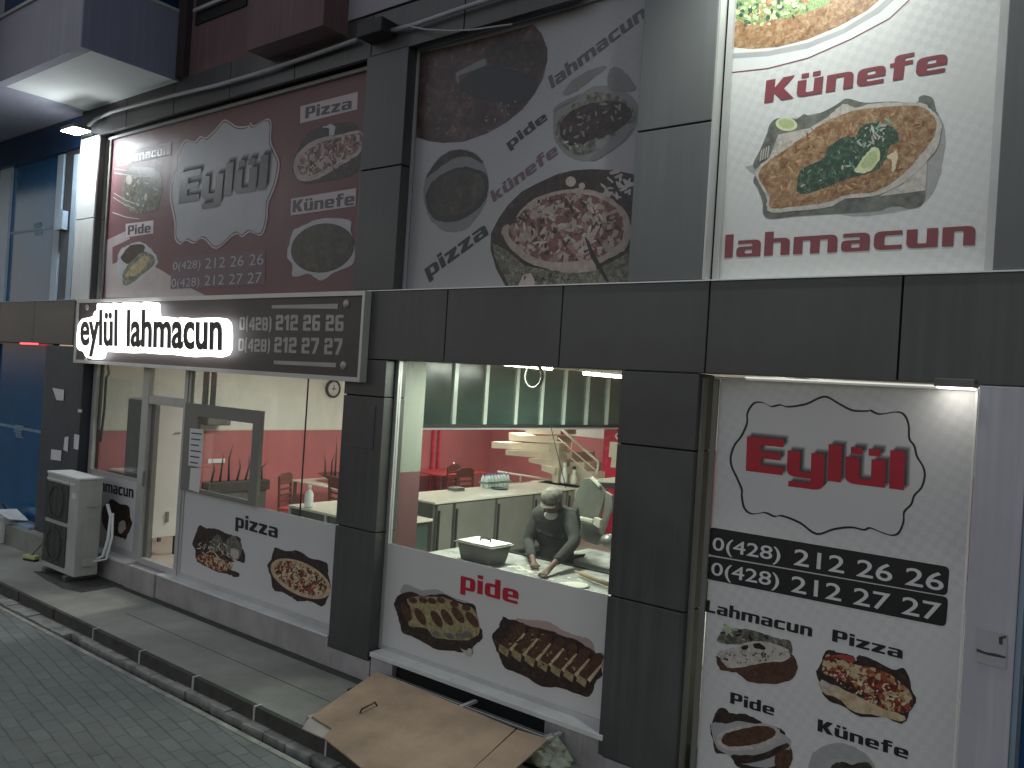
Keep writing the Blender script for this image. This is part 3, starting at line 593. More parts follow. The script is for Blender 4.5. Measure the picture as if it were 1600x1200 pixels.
# ================================================================== POSTERS
def poster(name, loc, label): return thing(name, loc, label, 'poster')
def rectmesh(name, x0, x1, z0, z1, y, mat, parent, t=.004): return MB().box((x0, y, z0), (x1, y+t, z1)).build(name, mat, parent)
def wordobj(name, s, p0, p1, pt, Y, mat, parent, **kw):
    return word(MB(), s, p0, p1, pt, Y, **kw).build(name, mat, parent)
YP = YG-.01
def zz(x, y, s): return lambda *p: [(x+s*a, y+s*b) for a, b in p]
F = {}
F['lahm'] = food('print_minced_flatbread', [(0, (.13, .055, .028)), (.35, (.25, .13, .06)), (.6, (.38, .23, .12)), (1, (.56, .44, .29))], 26, .8, .35, mode='noise')
F['meat'] = food('print_brown_filling', [(0, (.03, .010, .006)), (.5, (.085, .035, .02)), (1, (.18, .09, .05))], 40, .8, .4, mode='noise')
F['green'] = food('print_parsley', [(0, (.014, .034, .022)), (.5, (.032, .07, .045)), (.8, (.12, .18, .11)), (1, (.45, .5, .36))], 34, 1, .3, mode='noise')
F['pizza'] = food('print_pizza_topping', [(0, (.16, .02, .012)), (.25, (.55, .42, .25)), (.45, (.32, .07, .03)), (.62, (.60, .48, .30)), (.8, (.09, .02, .015)), (.9, (.45, .22, .09))], 34, 1.1, .45)
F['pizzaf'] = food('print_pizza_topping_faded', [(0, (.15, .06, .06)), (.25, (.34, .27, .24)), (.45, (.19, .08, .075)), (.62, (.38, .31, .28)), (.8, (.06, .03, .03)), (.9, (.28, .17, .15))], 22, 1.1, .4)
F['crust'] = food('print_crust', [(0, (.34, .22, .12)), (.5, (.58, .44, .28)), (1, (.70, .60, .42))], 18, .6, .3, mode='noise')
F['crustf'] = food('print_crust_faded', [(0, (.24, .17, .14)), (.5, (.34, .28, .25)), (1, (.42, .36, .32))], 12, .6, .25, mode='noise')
F['dkfood'] = food('print_dark_tray', [(0, (.008, .006, .006)), (.5, (.03, .016, .013)), (1, (.10, .06, .05))], 20, .8, .4, mode='noise')
F['kunefe'] = food('print_browned_pastry', [(0, (.010, .010, .008)), (.5, (.04, .036, .028)), (1, (.11, .09, .06))], 9, .6, .4, mode='noise')
F['fadedk'] = food('print_dim_sauce', [(0, (.012, .009, .010)), (.4, (.045, .022, .022)), (.7, (.10, .055, .05)), (1, (.26, .20, .18))], 7, 1.2, .4, mode='noise')
F['pidech'] = food('print_cheese_bread', [(0, (.12, .08, .035)), (.5, (.34, .28, .14)), (1, (.54, .48, .30))], 24, .8, .35, mode='noise')
F['cream'] = food('print_pale_bread', [(0, (.30, .27, .24)), (.5, (.52, .48, .43)), (1, (.66, .62, .56))], 22, .6, .25, mode='noise')
F['leafy'] = food('print_salad', [(0, (.025, .025, .02)), (.4, (.09, .085, .065)), (.75, (.26, .25, .20)), (1, (.48, .46, .40))], 20, 1.2, .4, mode='noise')
F['dk'] = M['ink']; F['wht'] = M['wt']; F['grey'] = paint('print_mid_grey', (.16, .16, .165), .4, 0, .2, 4); F['lt'] = paint('print_light_grey', (.36, .36, .36), .4, 0, .15, 3)
F['lemon'] = paint('print_lemon', (.58, .60, .36), .4, 0, .12, 30); F['lemon2'] = paint('print_lemon_flesh', (.42, .47, .24), .4, 0, .2, 60)
F['tom'] = paint('print_tomato', (.33, .05, .035), .4, 0, .3, 20); F['olive'] = paint('print_olive', (.02, .012, .015), .4); F['chz'] = paint('print_cheese', (.62, .52, .34), .4, 0, .12, 20)
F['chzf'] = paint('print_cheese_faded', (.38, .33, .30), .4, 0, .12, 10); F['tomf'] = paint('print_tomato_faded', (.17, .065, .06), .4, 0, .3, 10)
F['haze'] = alpha_mat('print_faint_shadow', (.25, .25, .25), .35); F['pink'] = alpha_mat('print_pink_haze', (.45, .30, .26), .5)
F['tray'] = paint('print_steel_tray', (.14, .145, .125), .4, 0, .5, 14)
M['pw'] = poster_paper('white_dotted_vinyl', (.63, .625, .61), (.50, .50, .51), dscale=21)
M['pw2'] = poster_paper('white_plain_vinyl', (.60, .585, .575), (.55, .54, .54), dscale=70)
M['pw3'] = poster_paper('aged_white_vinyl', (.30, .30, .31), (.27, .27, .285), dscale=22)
M['pr'] = poster_paper('maroon_vinyl', (.145, .066, .072), (.12, .055, .06), rough=.5, dscale=60, dotrot=45)

# --- A: maroon poster over the sign
A = poster('shop_poster', (-9.1, YG, ZT), 'maroon poster with a white badge reading Eylül, above the lit shop sign')
rectmesh('sheet', -11.86, -6.42, ZT+.01, 6.05, YP, 'pr', A)
MB().box((-11.9, YP-.04, 6.03), (-6.41, YP-.008, 6.065)).build('edge_strip', 'cable', A)
MB().box((-11.87, YP-.03, ZT+.01), (-11.83, YP-.008, 6.029)).build('edge_strip', 'alu_dk', A)
za = zz(160, 150, .2625)
p = Pic(YP)
p.shape(za((20, 860), (150, 800), (165, 850), (60, 900), (60, 1000), (180, 960), (340, 1030), (420, 1080), (520, 1140), (640, 1200), (20, 1200)), paint('printed_pale_wave', (.36, .31, .31), .3, 0, .1, 3), 0)
for k, (a, b) in enumerate((((70, 430), (330, 450)), ((72, 455), (300, 475)), ((70, 575), (200, 640)), ((65, 600), (190, 665)), ((60, 690), (220, 730)))):
    p.shape(za((a[0], a[1]), ((a[0]+b[0])/2, (a[1]+b[1])/2+8), (b[0], b[1]), (b[0], b[1]+5), ((a[0]+b[0])/2, (a[1]+b[1])/2+14), (a[0], a[1]+6)), F['lt'], 0)
p.build('wave_print', A)
badge = [(730, 140), (800, 178), (865, 178), (885, 158), (905, 175), (985, 135), (1008, 165), (1006, 270), (1030, 330), (1056, 400), (1042, 500), (1015, 580), (990, 640), (982, 740), (950, 830), (880, 812), (835, 842), (790, 825), (680, 912), (600, 850), (545, 880), (500, 862), (465, 885), (432, 850), (430, 760), (415, 680), (402, 600), (412, 500), (445, 420), (448, 340), (490, 262), (550, 270), (585, 238), (620, 245), (680, 190)]
def inset(pts, k, c=None):
    c = c or (sum(q[0] for q in pts)/len(pts), sum(q[1] for q in pts)/len(pts))
    out = []
    for x, y in pts:
        d = Vector((x-c[0], y-c[1])); L = d.length; d = d*((L-k)/L); out.append((c[0]+d.x, c[1]+d.y))
    return out
p = Pic(YP, .006); bz = za(*badge)
p.shape(bz, M['lab'], 2); p.shape(inset(bz, 2.6), M['inkf'], 2); p.shape(inset(bz, 4.4), M['wt2'], 2); p.build('badge', A)
p0, p1, pt = za((455, 643), (978, 556), (470, 457))
for i, (dx, dy) in enumerate(((.3, .35), (.55, .7), (.8, 1.05))): wordobj('name_shadow', 'Eylül', p0, p1, pt, YP, 'shade', A, lift=.0125+i*.0004, off=(dx, dy), gap=.5)
wordobj('name_lettering', 'Eylül', p0, p1, pt, YP, 'inkg', A, lift=.0145, gap=.5)
p = Pic(YP, .004)
p.shape(za((418, 962), (972, 914), (968, 1122), (405, 1150)), M['inkr'], 0)
for q in (((88, 345), (412, 270), (412, 352), (90, 420)), ((140, 762), (306, 740), (304, 818), (140, 842)), ((1180, 62), (1522, -25), (1518, 80), (1178, 164)), ((1125, 612), (1512, 548), (1508, 655), (1122, 712))): pl_ = Pic(YP, .004); pl_.k = 2; pl_.shape(za(*q), M['lab'], 0); pl_.build('label_strip', A)
p.build('phone_strip', A)
for s, q in (('Lahmacun', ((102, 408), (396, 345), (104, 352))), ('Pide', ((152, 828), (288, 812), (154, 772))), ('Pizza', ((1208, 136), (1484, 76), (1212, 68))), ('Künefe', ((1132, 694), (1500, 648), (1136, 622)))):
    a = za(*q); wordobj('dish_lettering', s, a[0], a[1], a[2], YP, 'inkf', A, lift=.008)
for s, q in (('0(428)', ((420, 1035), (585, 1023), (423, 987))), ('212 26 26', ((612, 1028), (960, 1003), (616, 963))), ('0(428)', ((412, 1138), (578, 1130), (415, 1086))), ('212 27 27', ((608, 1128), (950, 1112), (612, 1066)))):
    a = za(*q); wordobj('phone_lettering', s, a[0], a[1], a[2], YP, 'wt2', A, font='sans', lift=.0085)
p = Pic(YP, .003)      # lahmacun slice
p.shape(za((115, 590), (150, 440), (230, 425), (300, 430), (345, 470), (358, 560), (320, 675), (200, 700), (130, 650)), F['leafy']); p.shape(za((150, 620), (170, 520), (250, 480), (320, 500), (330, 600), (290, 670), (190, 690)), F['leafy'])
p.shape(za((190, 640), (210, 560), (260, 520), (300, 560), (270, 640)), F['tray']); p.ell(za((160, 500))[0], 5, 7, 0, F['cream']); p.shape(za((248, 622), (252, 590), (268, 578), (266, 612)), F['cream'])
p.scatter(za((240, 560))[0], 24, 26, 0, 26, 2.2, [F['cream'], F['leafy'], F['lt']], 4); p.build('dish_picture', A)
p = Pic(YP, .003)      # pide
p.shape(za((90, 1040), (100, 930), (160, 885), (230, 870), (300, 920), (330, 990), (270, 1060), (160, 1135), (105, 1120)), F['lt']); p.shape(za((110, 960), (170, 890), (250, 890), (230, 960), (160, 1000)), F['dkfood']); p.shape(za((120, 1080), (150, 1010), (240, 930), (300, 950), (310, 1000), (220, 1080), (140, 1130)), F['leafy'])
p.shape(za((140, 1070), (180, 1010), (250, 950), (280, 980), (210, 1060)), F['pidech']); p.build('dish_picture', A)
p = Pic(YP, .003)      # pizza
p.shape(za((1140, 470), (1136, 390), (1190, 265), (1250, 205), (1370, 165), (1500, 165), (1545, 260), (1540, 400), (1480, 475), (1300, 512), (1200, 522)), F['inkpz'] if 'inkpz' in F else F['dkfood']); p.shape(za((1150, 480), (1150, 370), (1250, 270), (1400, 230), (1540, 210), (1540, 330), (1440, 400), (1330, 470), (1220, 510)), F['crustf'])
p.shape(za((1165, 440), (1175, 370), (1270, 290), (1400, 250), (1540, 225), (1535, 310), (1400, 400), (1280, 460), (1200, 470)), F['pizzaf']); p.shape(za((1310, 185), (1360, 168), (1385, 190), (1375, 235), (1350, 230), (1350, 195)), F['lt'])
p.scatter(za((1350, 360))[0], 46, 22, -25, 60, 2.6, [F['chzf'], F['tomf'], F['dkfood'], F['chzf']], 9); p.build('dish_picture', A)
p = Pic(YP, .003)
p.shape(za((1100, 960), (1112, 880), (1140, 800), (1200, 770), (1300, 730), (1470, 738), (1478, 800), (1502, 900), (1490, 1000), (1380, 1050), (1300, 1098), (1230, 1060), (1135, 1075), (1130, 1000)), F['lt']); p.ell(za((1312, 905))[0], 50, 38, -12, F['dk']); p.ell(za((1312, 905))[0], 48, 36.5, -12, F['kunefe']); p.build('dish_picture', A)

# --- B: diagonal menu poster
Bp = poster('menu_poster', (-4.6, YG, ZT), 'greyish poster with slanting words lahmacun, pide, künefe and pizza, between two dark columns')
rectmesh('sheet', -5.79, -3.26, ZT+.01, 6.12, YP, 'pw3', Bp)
MB().box((-5.81, YP-.03, ZT+.01), (-5.775, YP-.008, 6.09)).box((-5.81, YP-.03, 6.091), (-3.24, YP-.008, 6.125)).build('edge_strip', 'cable', Bp)
zb = zz(620, 20, .25); zc = zz(620, 200, .25)
p = Pic(YP)
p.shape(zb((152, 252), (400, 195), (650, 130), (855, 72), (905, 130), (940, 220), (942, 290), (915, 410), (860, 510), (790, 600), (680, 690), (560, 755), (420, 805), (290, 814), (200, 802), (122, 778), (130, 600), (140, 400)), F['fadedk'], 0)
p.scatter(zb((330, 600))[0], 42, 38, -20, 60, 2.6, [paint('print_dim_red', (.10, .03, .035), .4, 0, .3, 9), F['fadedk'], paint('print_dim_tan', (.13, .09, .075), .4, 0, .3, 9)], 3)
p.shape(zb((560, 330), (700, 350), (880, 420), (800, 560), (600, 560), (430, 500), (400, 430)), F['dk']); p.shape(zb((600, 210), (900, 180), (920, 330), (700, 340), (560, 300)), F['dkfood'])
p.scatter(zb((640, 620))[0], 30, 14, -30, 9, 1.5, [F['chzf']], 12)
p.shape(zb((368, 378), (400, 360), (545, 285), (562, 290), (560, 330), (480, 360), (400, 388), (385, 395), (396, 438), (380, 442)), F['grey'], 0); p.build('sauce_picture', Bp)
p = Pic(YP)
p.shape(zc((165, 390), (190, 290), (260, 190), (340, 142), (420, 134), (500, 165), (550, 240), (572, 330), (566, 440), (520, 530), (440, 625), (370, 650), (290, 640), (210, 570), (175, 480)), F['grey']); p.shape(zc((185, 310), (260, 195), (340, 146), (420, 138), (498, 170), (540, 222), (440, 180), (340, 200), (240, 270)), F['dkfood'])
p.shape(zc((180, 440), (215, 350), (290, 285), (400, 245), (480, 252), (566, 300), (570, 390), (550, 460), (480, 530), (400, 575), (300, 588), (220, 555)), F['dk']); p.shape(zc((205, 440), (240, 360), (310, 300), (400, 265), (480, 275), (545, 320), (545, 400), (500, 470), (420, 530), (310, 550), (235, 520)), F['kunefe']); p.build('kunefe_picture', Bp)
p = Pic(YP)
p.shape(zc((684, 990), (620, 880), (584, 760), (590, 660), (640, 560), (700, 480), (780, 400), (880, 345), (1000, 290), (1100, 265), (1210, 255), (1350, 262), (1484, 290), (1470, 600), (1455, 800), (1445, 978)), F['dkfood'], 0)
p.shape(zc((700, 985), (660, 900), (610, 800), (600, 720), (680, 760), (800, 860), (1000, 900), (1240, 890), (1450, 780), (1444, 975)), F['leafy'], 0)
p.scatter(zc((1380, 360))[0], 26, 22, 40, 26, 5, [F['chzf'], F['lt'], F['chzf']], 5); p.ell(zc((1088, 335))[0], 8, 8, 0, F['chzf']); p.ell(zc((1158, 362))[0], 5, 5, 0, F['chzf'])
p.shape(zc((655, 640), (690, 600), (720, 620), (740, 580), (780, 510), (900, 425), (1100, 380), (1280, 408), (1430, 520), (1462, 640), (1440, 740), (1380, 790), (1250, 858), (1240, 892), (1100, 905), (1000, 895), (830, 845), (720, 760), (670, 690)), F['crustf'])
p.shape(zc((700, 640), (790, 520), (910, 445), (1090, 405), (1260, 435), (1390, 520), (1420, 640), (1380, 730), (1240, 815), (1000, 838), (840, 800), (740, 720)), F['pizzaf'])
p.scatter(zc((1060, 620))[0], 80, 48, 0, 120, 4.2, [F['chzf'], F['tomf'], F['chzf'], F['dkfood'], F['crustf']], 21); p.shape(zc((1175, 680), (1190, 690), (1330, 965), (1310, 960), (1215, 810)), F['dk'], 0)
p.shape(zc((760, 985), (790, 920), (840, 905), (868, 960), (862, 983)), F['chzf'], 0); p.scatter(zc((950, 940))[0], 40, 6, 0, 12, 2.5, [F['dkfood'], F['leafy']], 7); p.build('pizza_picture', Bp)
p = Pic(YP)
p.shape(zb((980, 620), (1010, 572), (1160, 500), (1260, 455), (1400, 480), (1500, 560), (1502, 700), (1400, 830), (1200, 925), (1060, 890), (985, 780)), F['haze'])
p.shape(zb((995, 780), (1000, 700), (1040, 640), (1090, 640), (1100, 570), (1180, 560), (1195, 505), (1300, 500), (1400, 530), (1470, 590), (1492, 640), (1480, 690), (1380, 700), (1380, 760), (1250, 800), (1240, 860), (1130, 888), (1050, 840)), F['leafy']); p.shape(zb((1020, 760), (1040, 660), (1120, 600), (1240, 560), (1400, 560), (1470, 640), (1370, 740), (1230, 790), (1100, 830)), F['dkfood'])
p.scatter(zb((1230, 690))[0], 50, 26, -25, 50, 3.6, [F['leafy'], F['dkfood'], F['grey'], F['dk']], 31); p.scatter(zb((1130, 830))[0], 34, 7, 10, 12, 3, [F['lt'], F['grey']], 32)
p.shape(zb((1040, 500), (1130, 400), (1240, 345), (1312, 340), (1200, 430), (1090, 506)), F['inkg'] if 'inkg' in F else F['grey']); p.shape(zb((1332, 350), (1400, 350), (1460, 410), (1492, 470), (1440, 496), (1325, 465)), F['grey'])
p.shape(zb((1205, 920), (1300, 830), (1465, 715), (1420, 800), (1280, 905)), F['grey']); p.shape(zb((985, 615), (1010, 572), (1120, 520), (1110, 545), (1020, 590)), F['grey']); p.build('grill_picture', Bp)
for s, q, z, m in (('pizza', ((196, 942), (575, 663), (164, 860)), zc, 'ink'), ('künefe', ((605, 465), (1012, 160), (583, 400)), zc, 'inkr'), ('pide', ((704, 852), (946, 664), (676, 804)), zb, 'ink'), ('lahmacun', ((970, 475), (1562, 22), (946, 402)), zb, 'inkg')):
    a = z(*q); wordobj('dish_lettering', s, a[0], a[1], a[2], YP, m, Bp, lift=.006)

# --- C: lit poster upper right
C_ = poster('lit_poster', (-1.7, YG, ZT), 'brightly lit white poster with red words Künefe and lahmacun round a flatbread')
rectmesh('sheet', -2.56, -.82, ZT+.01, 8.0, YP, 'pw', C_)
MB().box((-.86, YP-.04, ZT+.012), (-.80, YP-.008, 8.0)).box((-2.60, YP-.04, ZT+.012), (-2.555, YP-.008, 8.0)).box((-2.628, YF+.004, ZT+.012), (-2.612, YP-.041, 8.0)).build('edge_strip', 'alu', C_)  # last strip is added pale trim painting the column's lit side brighter
p = Pic(YP)
o = [(1137, 115), (1200, 108), (1262, 92), (1330, 62), (1390, 30), (1430, -8), (1500, -80), (1560, -250), (1540, -420), (1144, -420)]
p.shape([(x, y) for x, y in o], M['red2'], 0); p.shape([(x, y-1.8) for x, y in o], M['wt'], 0)
p.shape([(1140, 92), (1200, 88), (1262, 76), (1320, 52), (1375, 20), (1420, -20), (1480, -100), (1520, -300), (1144, -300)], F['lt'], 0)
p.shape([(1142, 84), (1200, 80), (1262, 67), (1320, 44), (1370, 12), (1410, -25), (1470, -110), (1500, -300), (1144, -300)], F['wht'], 0)
p.shape([(1143, 74), (1175, 77), (1215, 74), (1262, 62), (1310, 42), (1355, 17), (1400, -22), (1450, -110), (1480, -300), (1144, -300)], F['lahm'], 0)
p.shape([(1143, 28), (1170, 36), (1200, 32), (1240, 26), (1275, 14), (1300, -2), (1330, -60), (1144, -60)], paint('print_bright_herbs', (.20, .29, .12), .4, 0, .6, 70))
p.scatter((1205, 12), 65, 26, -12, 110, 4.5, [F['green'], paint('print_lime', (.40, .50, .27), .4, 0, .2, 40), F['lahm'], F['chz']], 41, 1.2); p.build('bowl_picture', C_)
zl = zz(1160, 120, .2125)
p = Pic(YP)
p.shape(zl((60, 700), (80, 640), (130, 540), (190, 400), (300, 320), (700, 250), (1300, 190), (1480, 350), (1480, 600), (1400, 860), (1200, 980), (700, 1010)), F['haze'])
p.shape(zl((80, 640), (130, 540), (178, 430), (200, 355), (250, 308), (330, 305), (400, 312), (450, 275), (500, 285), (600, 255), (700, 200), (770, 160), (900, 190), (1100, 182), (1275, 190), (1300, 150), (1340, 136), (1400, 160), (1425, 250), (1450, 330), (1460, 420), (1430, 480), (1370, 590), (1220, 760), (1340, 830), (1320, 940), (1230, 970), (1150, 950), (1060, 960), (1000, 985), (790, 1000), (560, 1015), (370, 1028), (200, 1045), (152, 1000), (150, 930), (112, 820), (80, 770), (100, 700)), F['tray'], 2)
p.shape(zl((190, 620), (265, 425), (540, 368), (560, 420), (400, 480), (260, 590)), F['cream'], 0); p.shape(zl((1000, 880), (1180, 790), (1362, 590), (1348, 835)), F['cream'], 0)
p.ell(zl((325, 350))[0], 17, 10.5, 8, F['lemon']); p.ell(zl((325, 345))[0], 12.5, 7.5, 8, F['lemon2'])
p.shape(zl((100, 690), (180, 610), (260, 560), (400, 455), (540, 350), (640, 290), (700, 230), (760, 200), (830, 225), (1000, 196), (1300, 190), (1400, 255), (1462, 330), (1462, 420), (1410, 560), (1260, 720), (1130, 810), (960, 880), (760, 900), (640, 958), (420, 985), (200, 992), (180, 890), (112, 760)), F['cream'])
p.shape(zl((125, 700), (200, 610), (270, 570), (410, 470), (550, 370), (660, 310), (820, 250), (1000, 225), (1280, 215), (1390, 275), (1430, 350), (1400, 460), (1290, 600), (1210, 690), (1090, 790), (950, 850), (760, 870), (640, 920), (420, 950), (215, 965), (200, 880), (130, 760)), F['lahm'])
p.scatter(zl((780, 560))[0], 125, 58, -17, 130, 3.4, [F['lahm'], paint('print_toasted', (.52, .30, .15), .4, 0, .3, 30), paint('print_darkbrown', (.20, .08, .035), .4, 0, .3, 30)], 51, 1.9)
p.shape(zl((400, 820), (430, 690), (520, 640), (600, 600), (630, 520), (760, 440), (830, 440), (900, 352), (1050, 350), (1130, 395), (1150, 470), (1080, 520), (1050, 620), (960, 700), (800, 740), (650, 800), (520, 850), (430, 860)), F['green'])
p.scatter(zl((980, 410))[0], 34, 14, -25, 34, 3.6, [paint('print_mint', (.22, .36, .24), .4, 0, .3, 40), F['green'], F['cream']], 52, 1.8); p.scatter(zl((740, 600))[0], 90, 22, -28, 26, 2.6, [F['cream'], paint('print_mint2', (.16, .28, .18), .4, 0, .3, 40)], 53, 1.7)
p.shape(zl((825, 696), (860, 640), (905, 575), (965, 520), (1008, 540), (1008, 610), (945, 690), (870, 708)), F['lemon']); p.shape(zl((870, 660), (900, 600), (955, 550), (990, 560), (985, 620), (930, 670)), F['lemon2'])
p.shape(zl((1060, 590), (1110, 560), (1130, 540), (1142, 600), (1120, 690), (1100, 690), (1100, 620)), F['chz'])
for i in range(4): p.shape(zl((128+i*18, 620-i*8), (140+i*18, 540-i*10), (148+i*18, 538-i*10), (138+i*18, 620-i*8)), F['cream'], 0)
p.build('flatbread_picture', C_)
wordobj('dish_lettering', 'Künefe', (1194, 161.5), (1478, 112), (1197.5, 126), YP, 'red2', C_, lift=.006)
wordobj('dish_lettering', 'lahmacun', (1132, 403), (1523, 383), (1134, 367), YP, 'red2', C_, lift=.006)

# --- D: tall poster lower right
D_ = poster('tall_poster', (-1.7, YG, .2), 'tall white poster with red Eylül badge, two black phone number bars and four dishes')
rectmesh('sheet', -2.50, -.87, .16, 3.05, YP, 'pw', D_)
MB().box((-.868, YP-.02, .16), (-.855, YP-.004, 3.05)).box((-2.54, YP-.02, 3.051), (-.855, YP-.004, 3.066)).build('edge_strip', 'white_frame', D_)
MB().box((-2.54, YP-.03, .16), (-2.505, YP-.004, 3.05)).box((-2.597, YF+.05, .16), (-2.58, YP-.031, 3.05)).build('edge_strip', 'alu_dk', D_)
bd = [(1288, 619.5), (1310, 630), (1332, 641), (1357, 642), (1360, 641), (1375, 647), (1400, 643.5), (1413, 648), (1420, 664), (1421, 685), (1429, 697), (1433, 713), (1443, 730), (1445, 745), (1440, 762), (1429, 774), (1424, 788), (1413, 800), (1412, 815), (1405, 832), (1394, 836.5), (1378, 832), (1360, 825), (1350, 828), (1330, 824), (1303, 827), (1276, 834.5), (1250, 817), (1222, 806), (1210, 807), (1195, 801), (1175, 803), (1163, 794), (1159, 775), (1159, 765), (1152, 748), (1143, 728), (1142, 712), (1148, 695), (1158, 682), (1167, 662), (1168, 645), (1178, 630), (1192, 629), (1205, 635), (1219, 632.5), (1232, 635.5), (1260, 631)]
p = Pic(YP)
p.shape(inset(bd, -1.6), M['ink'], 2); p.shape(inset(bd, 2.0), M['pw2'], 2); p.build('badge', D_)
for i, (dx, dy) in enumerate(((.25, .2), (.4, .45), (.55, .7), (.7, .95))): wordobj('name_shadow', 'Eylül', (1165.5, 735.5), (1412.5, 766), (1167.5, 681.5), YP, 'shade', D_, lift=.0045+i*.0004, off=(dx, dy), gap=.5)
wordobj('name_lettering', 'Eylül', (1165.5, 735.5), (1412.5, 766), (1167.5, 681.5), YP, 'red', D_, lift=.0066, gap=.5)
def rbar(p_, q, r=9, m='ink'):
    out = []
    for i in range(4):
        P = Vector(q[i]); a = (Vector(q[i-1])-P).normalized()*r; b = (Vector(q[(i+1) % 4])-P).normalized()*r
        for k in range(6): t = k/5; out.append((1-t)**2*(P+a)+2*t*(1-t)*P+t*t*(P+b))
    p_.shape([(v.x, v.y) for v in out], M[m], 0)
p = Pic(YP); rbar(p, [(1107, 823), (1484, 886), (1480, 931), (1105, 866)]); rbar(p, [(1104, 868), (1482, 933), (1478, 979.5), (1102, 904)]); p.build('phone_bars', D_)
for s, q in (('0(428)', ((1113, 858.5), (1219, 876.5), (1114.5, 838))), ('212 26 26', ((1240, 882), (1474, 923.5), (1242, 856))), ('0(428)', ((1111, 897.5), (1217, 917), (1112.5, 877))), ('212 27 27', ((1236, 924), (1470, 970.5), (1237.5, 898)))):
    wordobj('phone_lettering', s, *q, YP, 'wt', D_, font='sans', lift=.005, bold=.008)
for s, q in (('Lahmacun', ((1102, 955.4), (1268.5, 995), (1103.6, 937))), ('Pizza', ((1300, 1001.4), (1410, 1029.5), (1301.3, 983))), ('Pide', ((1141, 1098.5), (1209.5, 1118.3), (1141.8, 1081))), ('Künefe', ((1277.4, 1141.8), (1419, 1186.5), (1278.3, 1123)))):
    wordobj('dish_lettering', s, *q, YP, 'ink', D_, lift=.005)
zd = zz(1080, 920, .2625)
p = Pic(YP)
p.shape(zd((155, 300), (195, 235), (195, 212), (250, 235), (340, 240), (440, 270), (520, 295), (590, 310), (600, 380), (560, 400), (400, 330), (250, 330), (170, 320)), F['leafy']); p.shape(zd((195, 212), (240, 235), (235, 262), (205, 262)), F['lemon2'])
p.scatter(zd((330, 275))[0], 40, 8, 8, 14, 3.5, [F['dk'], F['leafy'], F['lt']], 61)
p.shape(zd((155, 400), (165, 470), (210, 490), (270, 500), (350, 552), (430, 566), (560, 556), (620, 510), (632, 450), (600, 390), (560, 430), (420, 440), (260, 470)), F['meat'])
p.shape(zd((152, 385), (200, 360), (270, 345), (330, 318), (440, 315), (560, 350), (583, 375), (585, 412), (500, 425), (420, 442), (330, 455), (240, 472), (200, 450), (165, 400)), F['cream'])
p.scatter(zd((350, 400))[0], 50, 10, -4, 30, 1.9, [F['dk'], F['tray'], F['dkfood']], 62, 1.2); p.shape(zd((370, 330), (410, 325), (445, 350), (430, 362), (380, 352)), F['dk']); p.shape(zd((300, 345), (340, 335), (335, 355), (310, 362)), F['dk']); p.build('lahmacun_picture', D_)
p = Pic(YP)
p.shape(zd((745, 490), (770, 450), (800, 372), (840, 366), (880, 380), (965, 400), (980, 430), (1000, 395), (1080, 420), (1200, 480), (1260, 470), (1295, 520), (1310, 590), (1337, 650), (1325, 700), (1300, 730), (1280, 785), (1240, 800), (1150, 765), (1010, 762), (900, 700), (830, 670), (785, 630), (775, 580), (750, 530)), F['dkfood'], 2)
p.shape(zd((760, 560), (800, 540), (900, 580), (1000, 640), (1120, 700), (1270, 760), (1240, 790), (1100, 752), (980, 735), (870, 650), (790, 620)), F['crust']); p.shape(zd((775, 550), (830, 560), (860, 600), (790, 605)), F['cream'])
p.shape(zd((790, 420), (830, 385), (900, 420), (980, 450), (1080, 470), (1200, 520), (1290, 600), (1320, 670), (1270, 740), (1140, 710), (1020, 640), (900, 580), (790, 500)), F['pizza'])
p.shape(zd((780, 505), (860, 530), (980, 580), (1050, 640), (960, 620), (860, 575), (790, 545)), F['dkfood']); p.shape(zd((860, 395), (920, 395), (970, 410), (960, 440), (900, 420)), F['tom'])
p.scatter(zd((1060, 590))[0], 62, 20, 27, 130, 2.6, [F['chz'], F['tom'], F['chz'], F['olive'], F['pizza']], 63); p.build('pizza_picture', D_)
p = Pic(YP)
p.shape(zd((115, 850), (120, 800), (160, 715), (200, 712), (240, 740), (320, 745), (380, 770), (440, 805), (500, 820), (555, 850), (570, 910), (600, 965), (590, 1040), (540, 1100), (300, 1070), (230, 990), (150, 975), (130, 900)), F['dkfood']); p.shape(zd((120, 805), (200, 800), (330, 790), (560, 870), (590, 950), (480, 1060), (300, 1040), (220, 990), (150, 940)), F['lt'])
p.shape(zd((150, 910), (170, 860), (260, 825), (400, 800), (480, 812), (530, 850), (525, 900), (440, 940), (320, 962), (210, 955)), F['cream']); p.shape(zd((180, 905), (210, 860), (320, 830), (430, 815), (495, 835), (500, 870), (430, 910), (320, 935), (220, 935)), F['meat'])
p.shape(zd((240, 990), (400, 985), (560, 920), (570, 950), (430, 1020), (290, 1038)), F['dkfood']); p.shape(zd((500, 1000), (540, 960), (600, 965), (596, 1040), (560, 1067), (510, 1060)), F['meat']); p.build('pide_picture', D_)
p = Pic(YP)
p.shape(zd((700, 1040), (760, 950), (900, 920), (1060, 1000), (1100, 1150), (900, 1250), (730, 1200)), F['haze']); p.shape(zd((780, 1080), (800, 1030), (870, 1012), (1000, 1030), (1080, 1080), (1090, 1160), (900, 1230), (790, 1180)), F['lt']); p.shape(zd((825, 1080), (850, 1040), (900, 1030), (960, 1045), (1040, 1030), (1085, 1075), (1085, 1180), (900, 1210), (830, 1150)), F['kunefe']); p.build('kunefe_picture', D_)

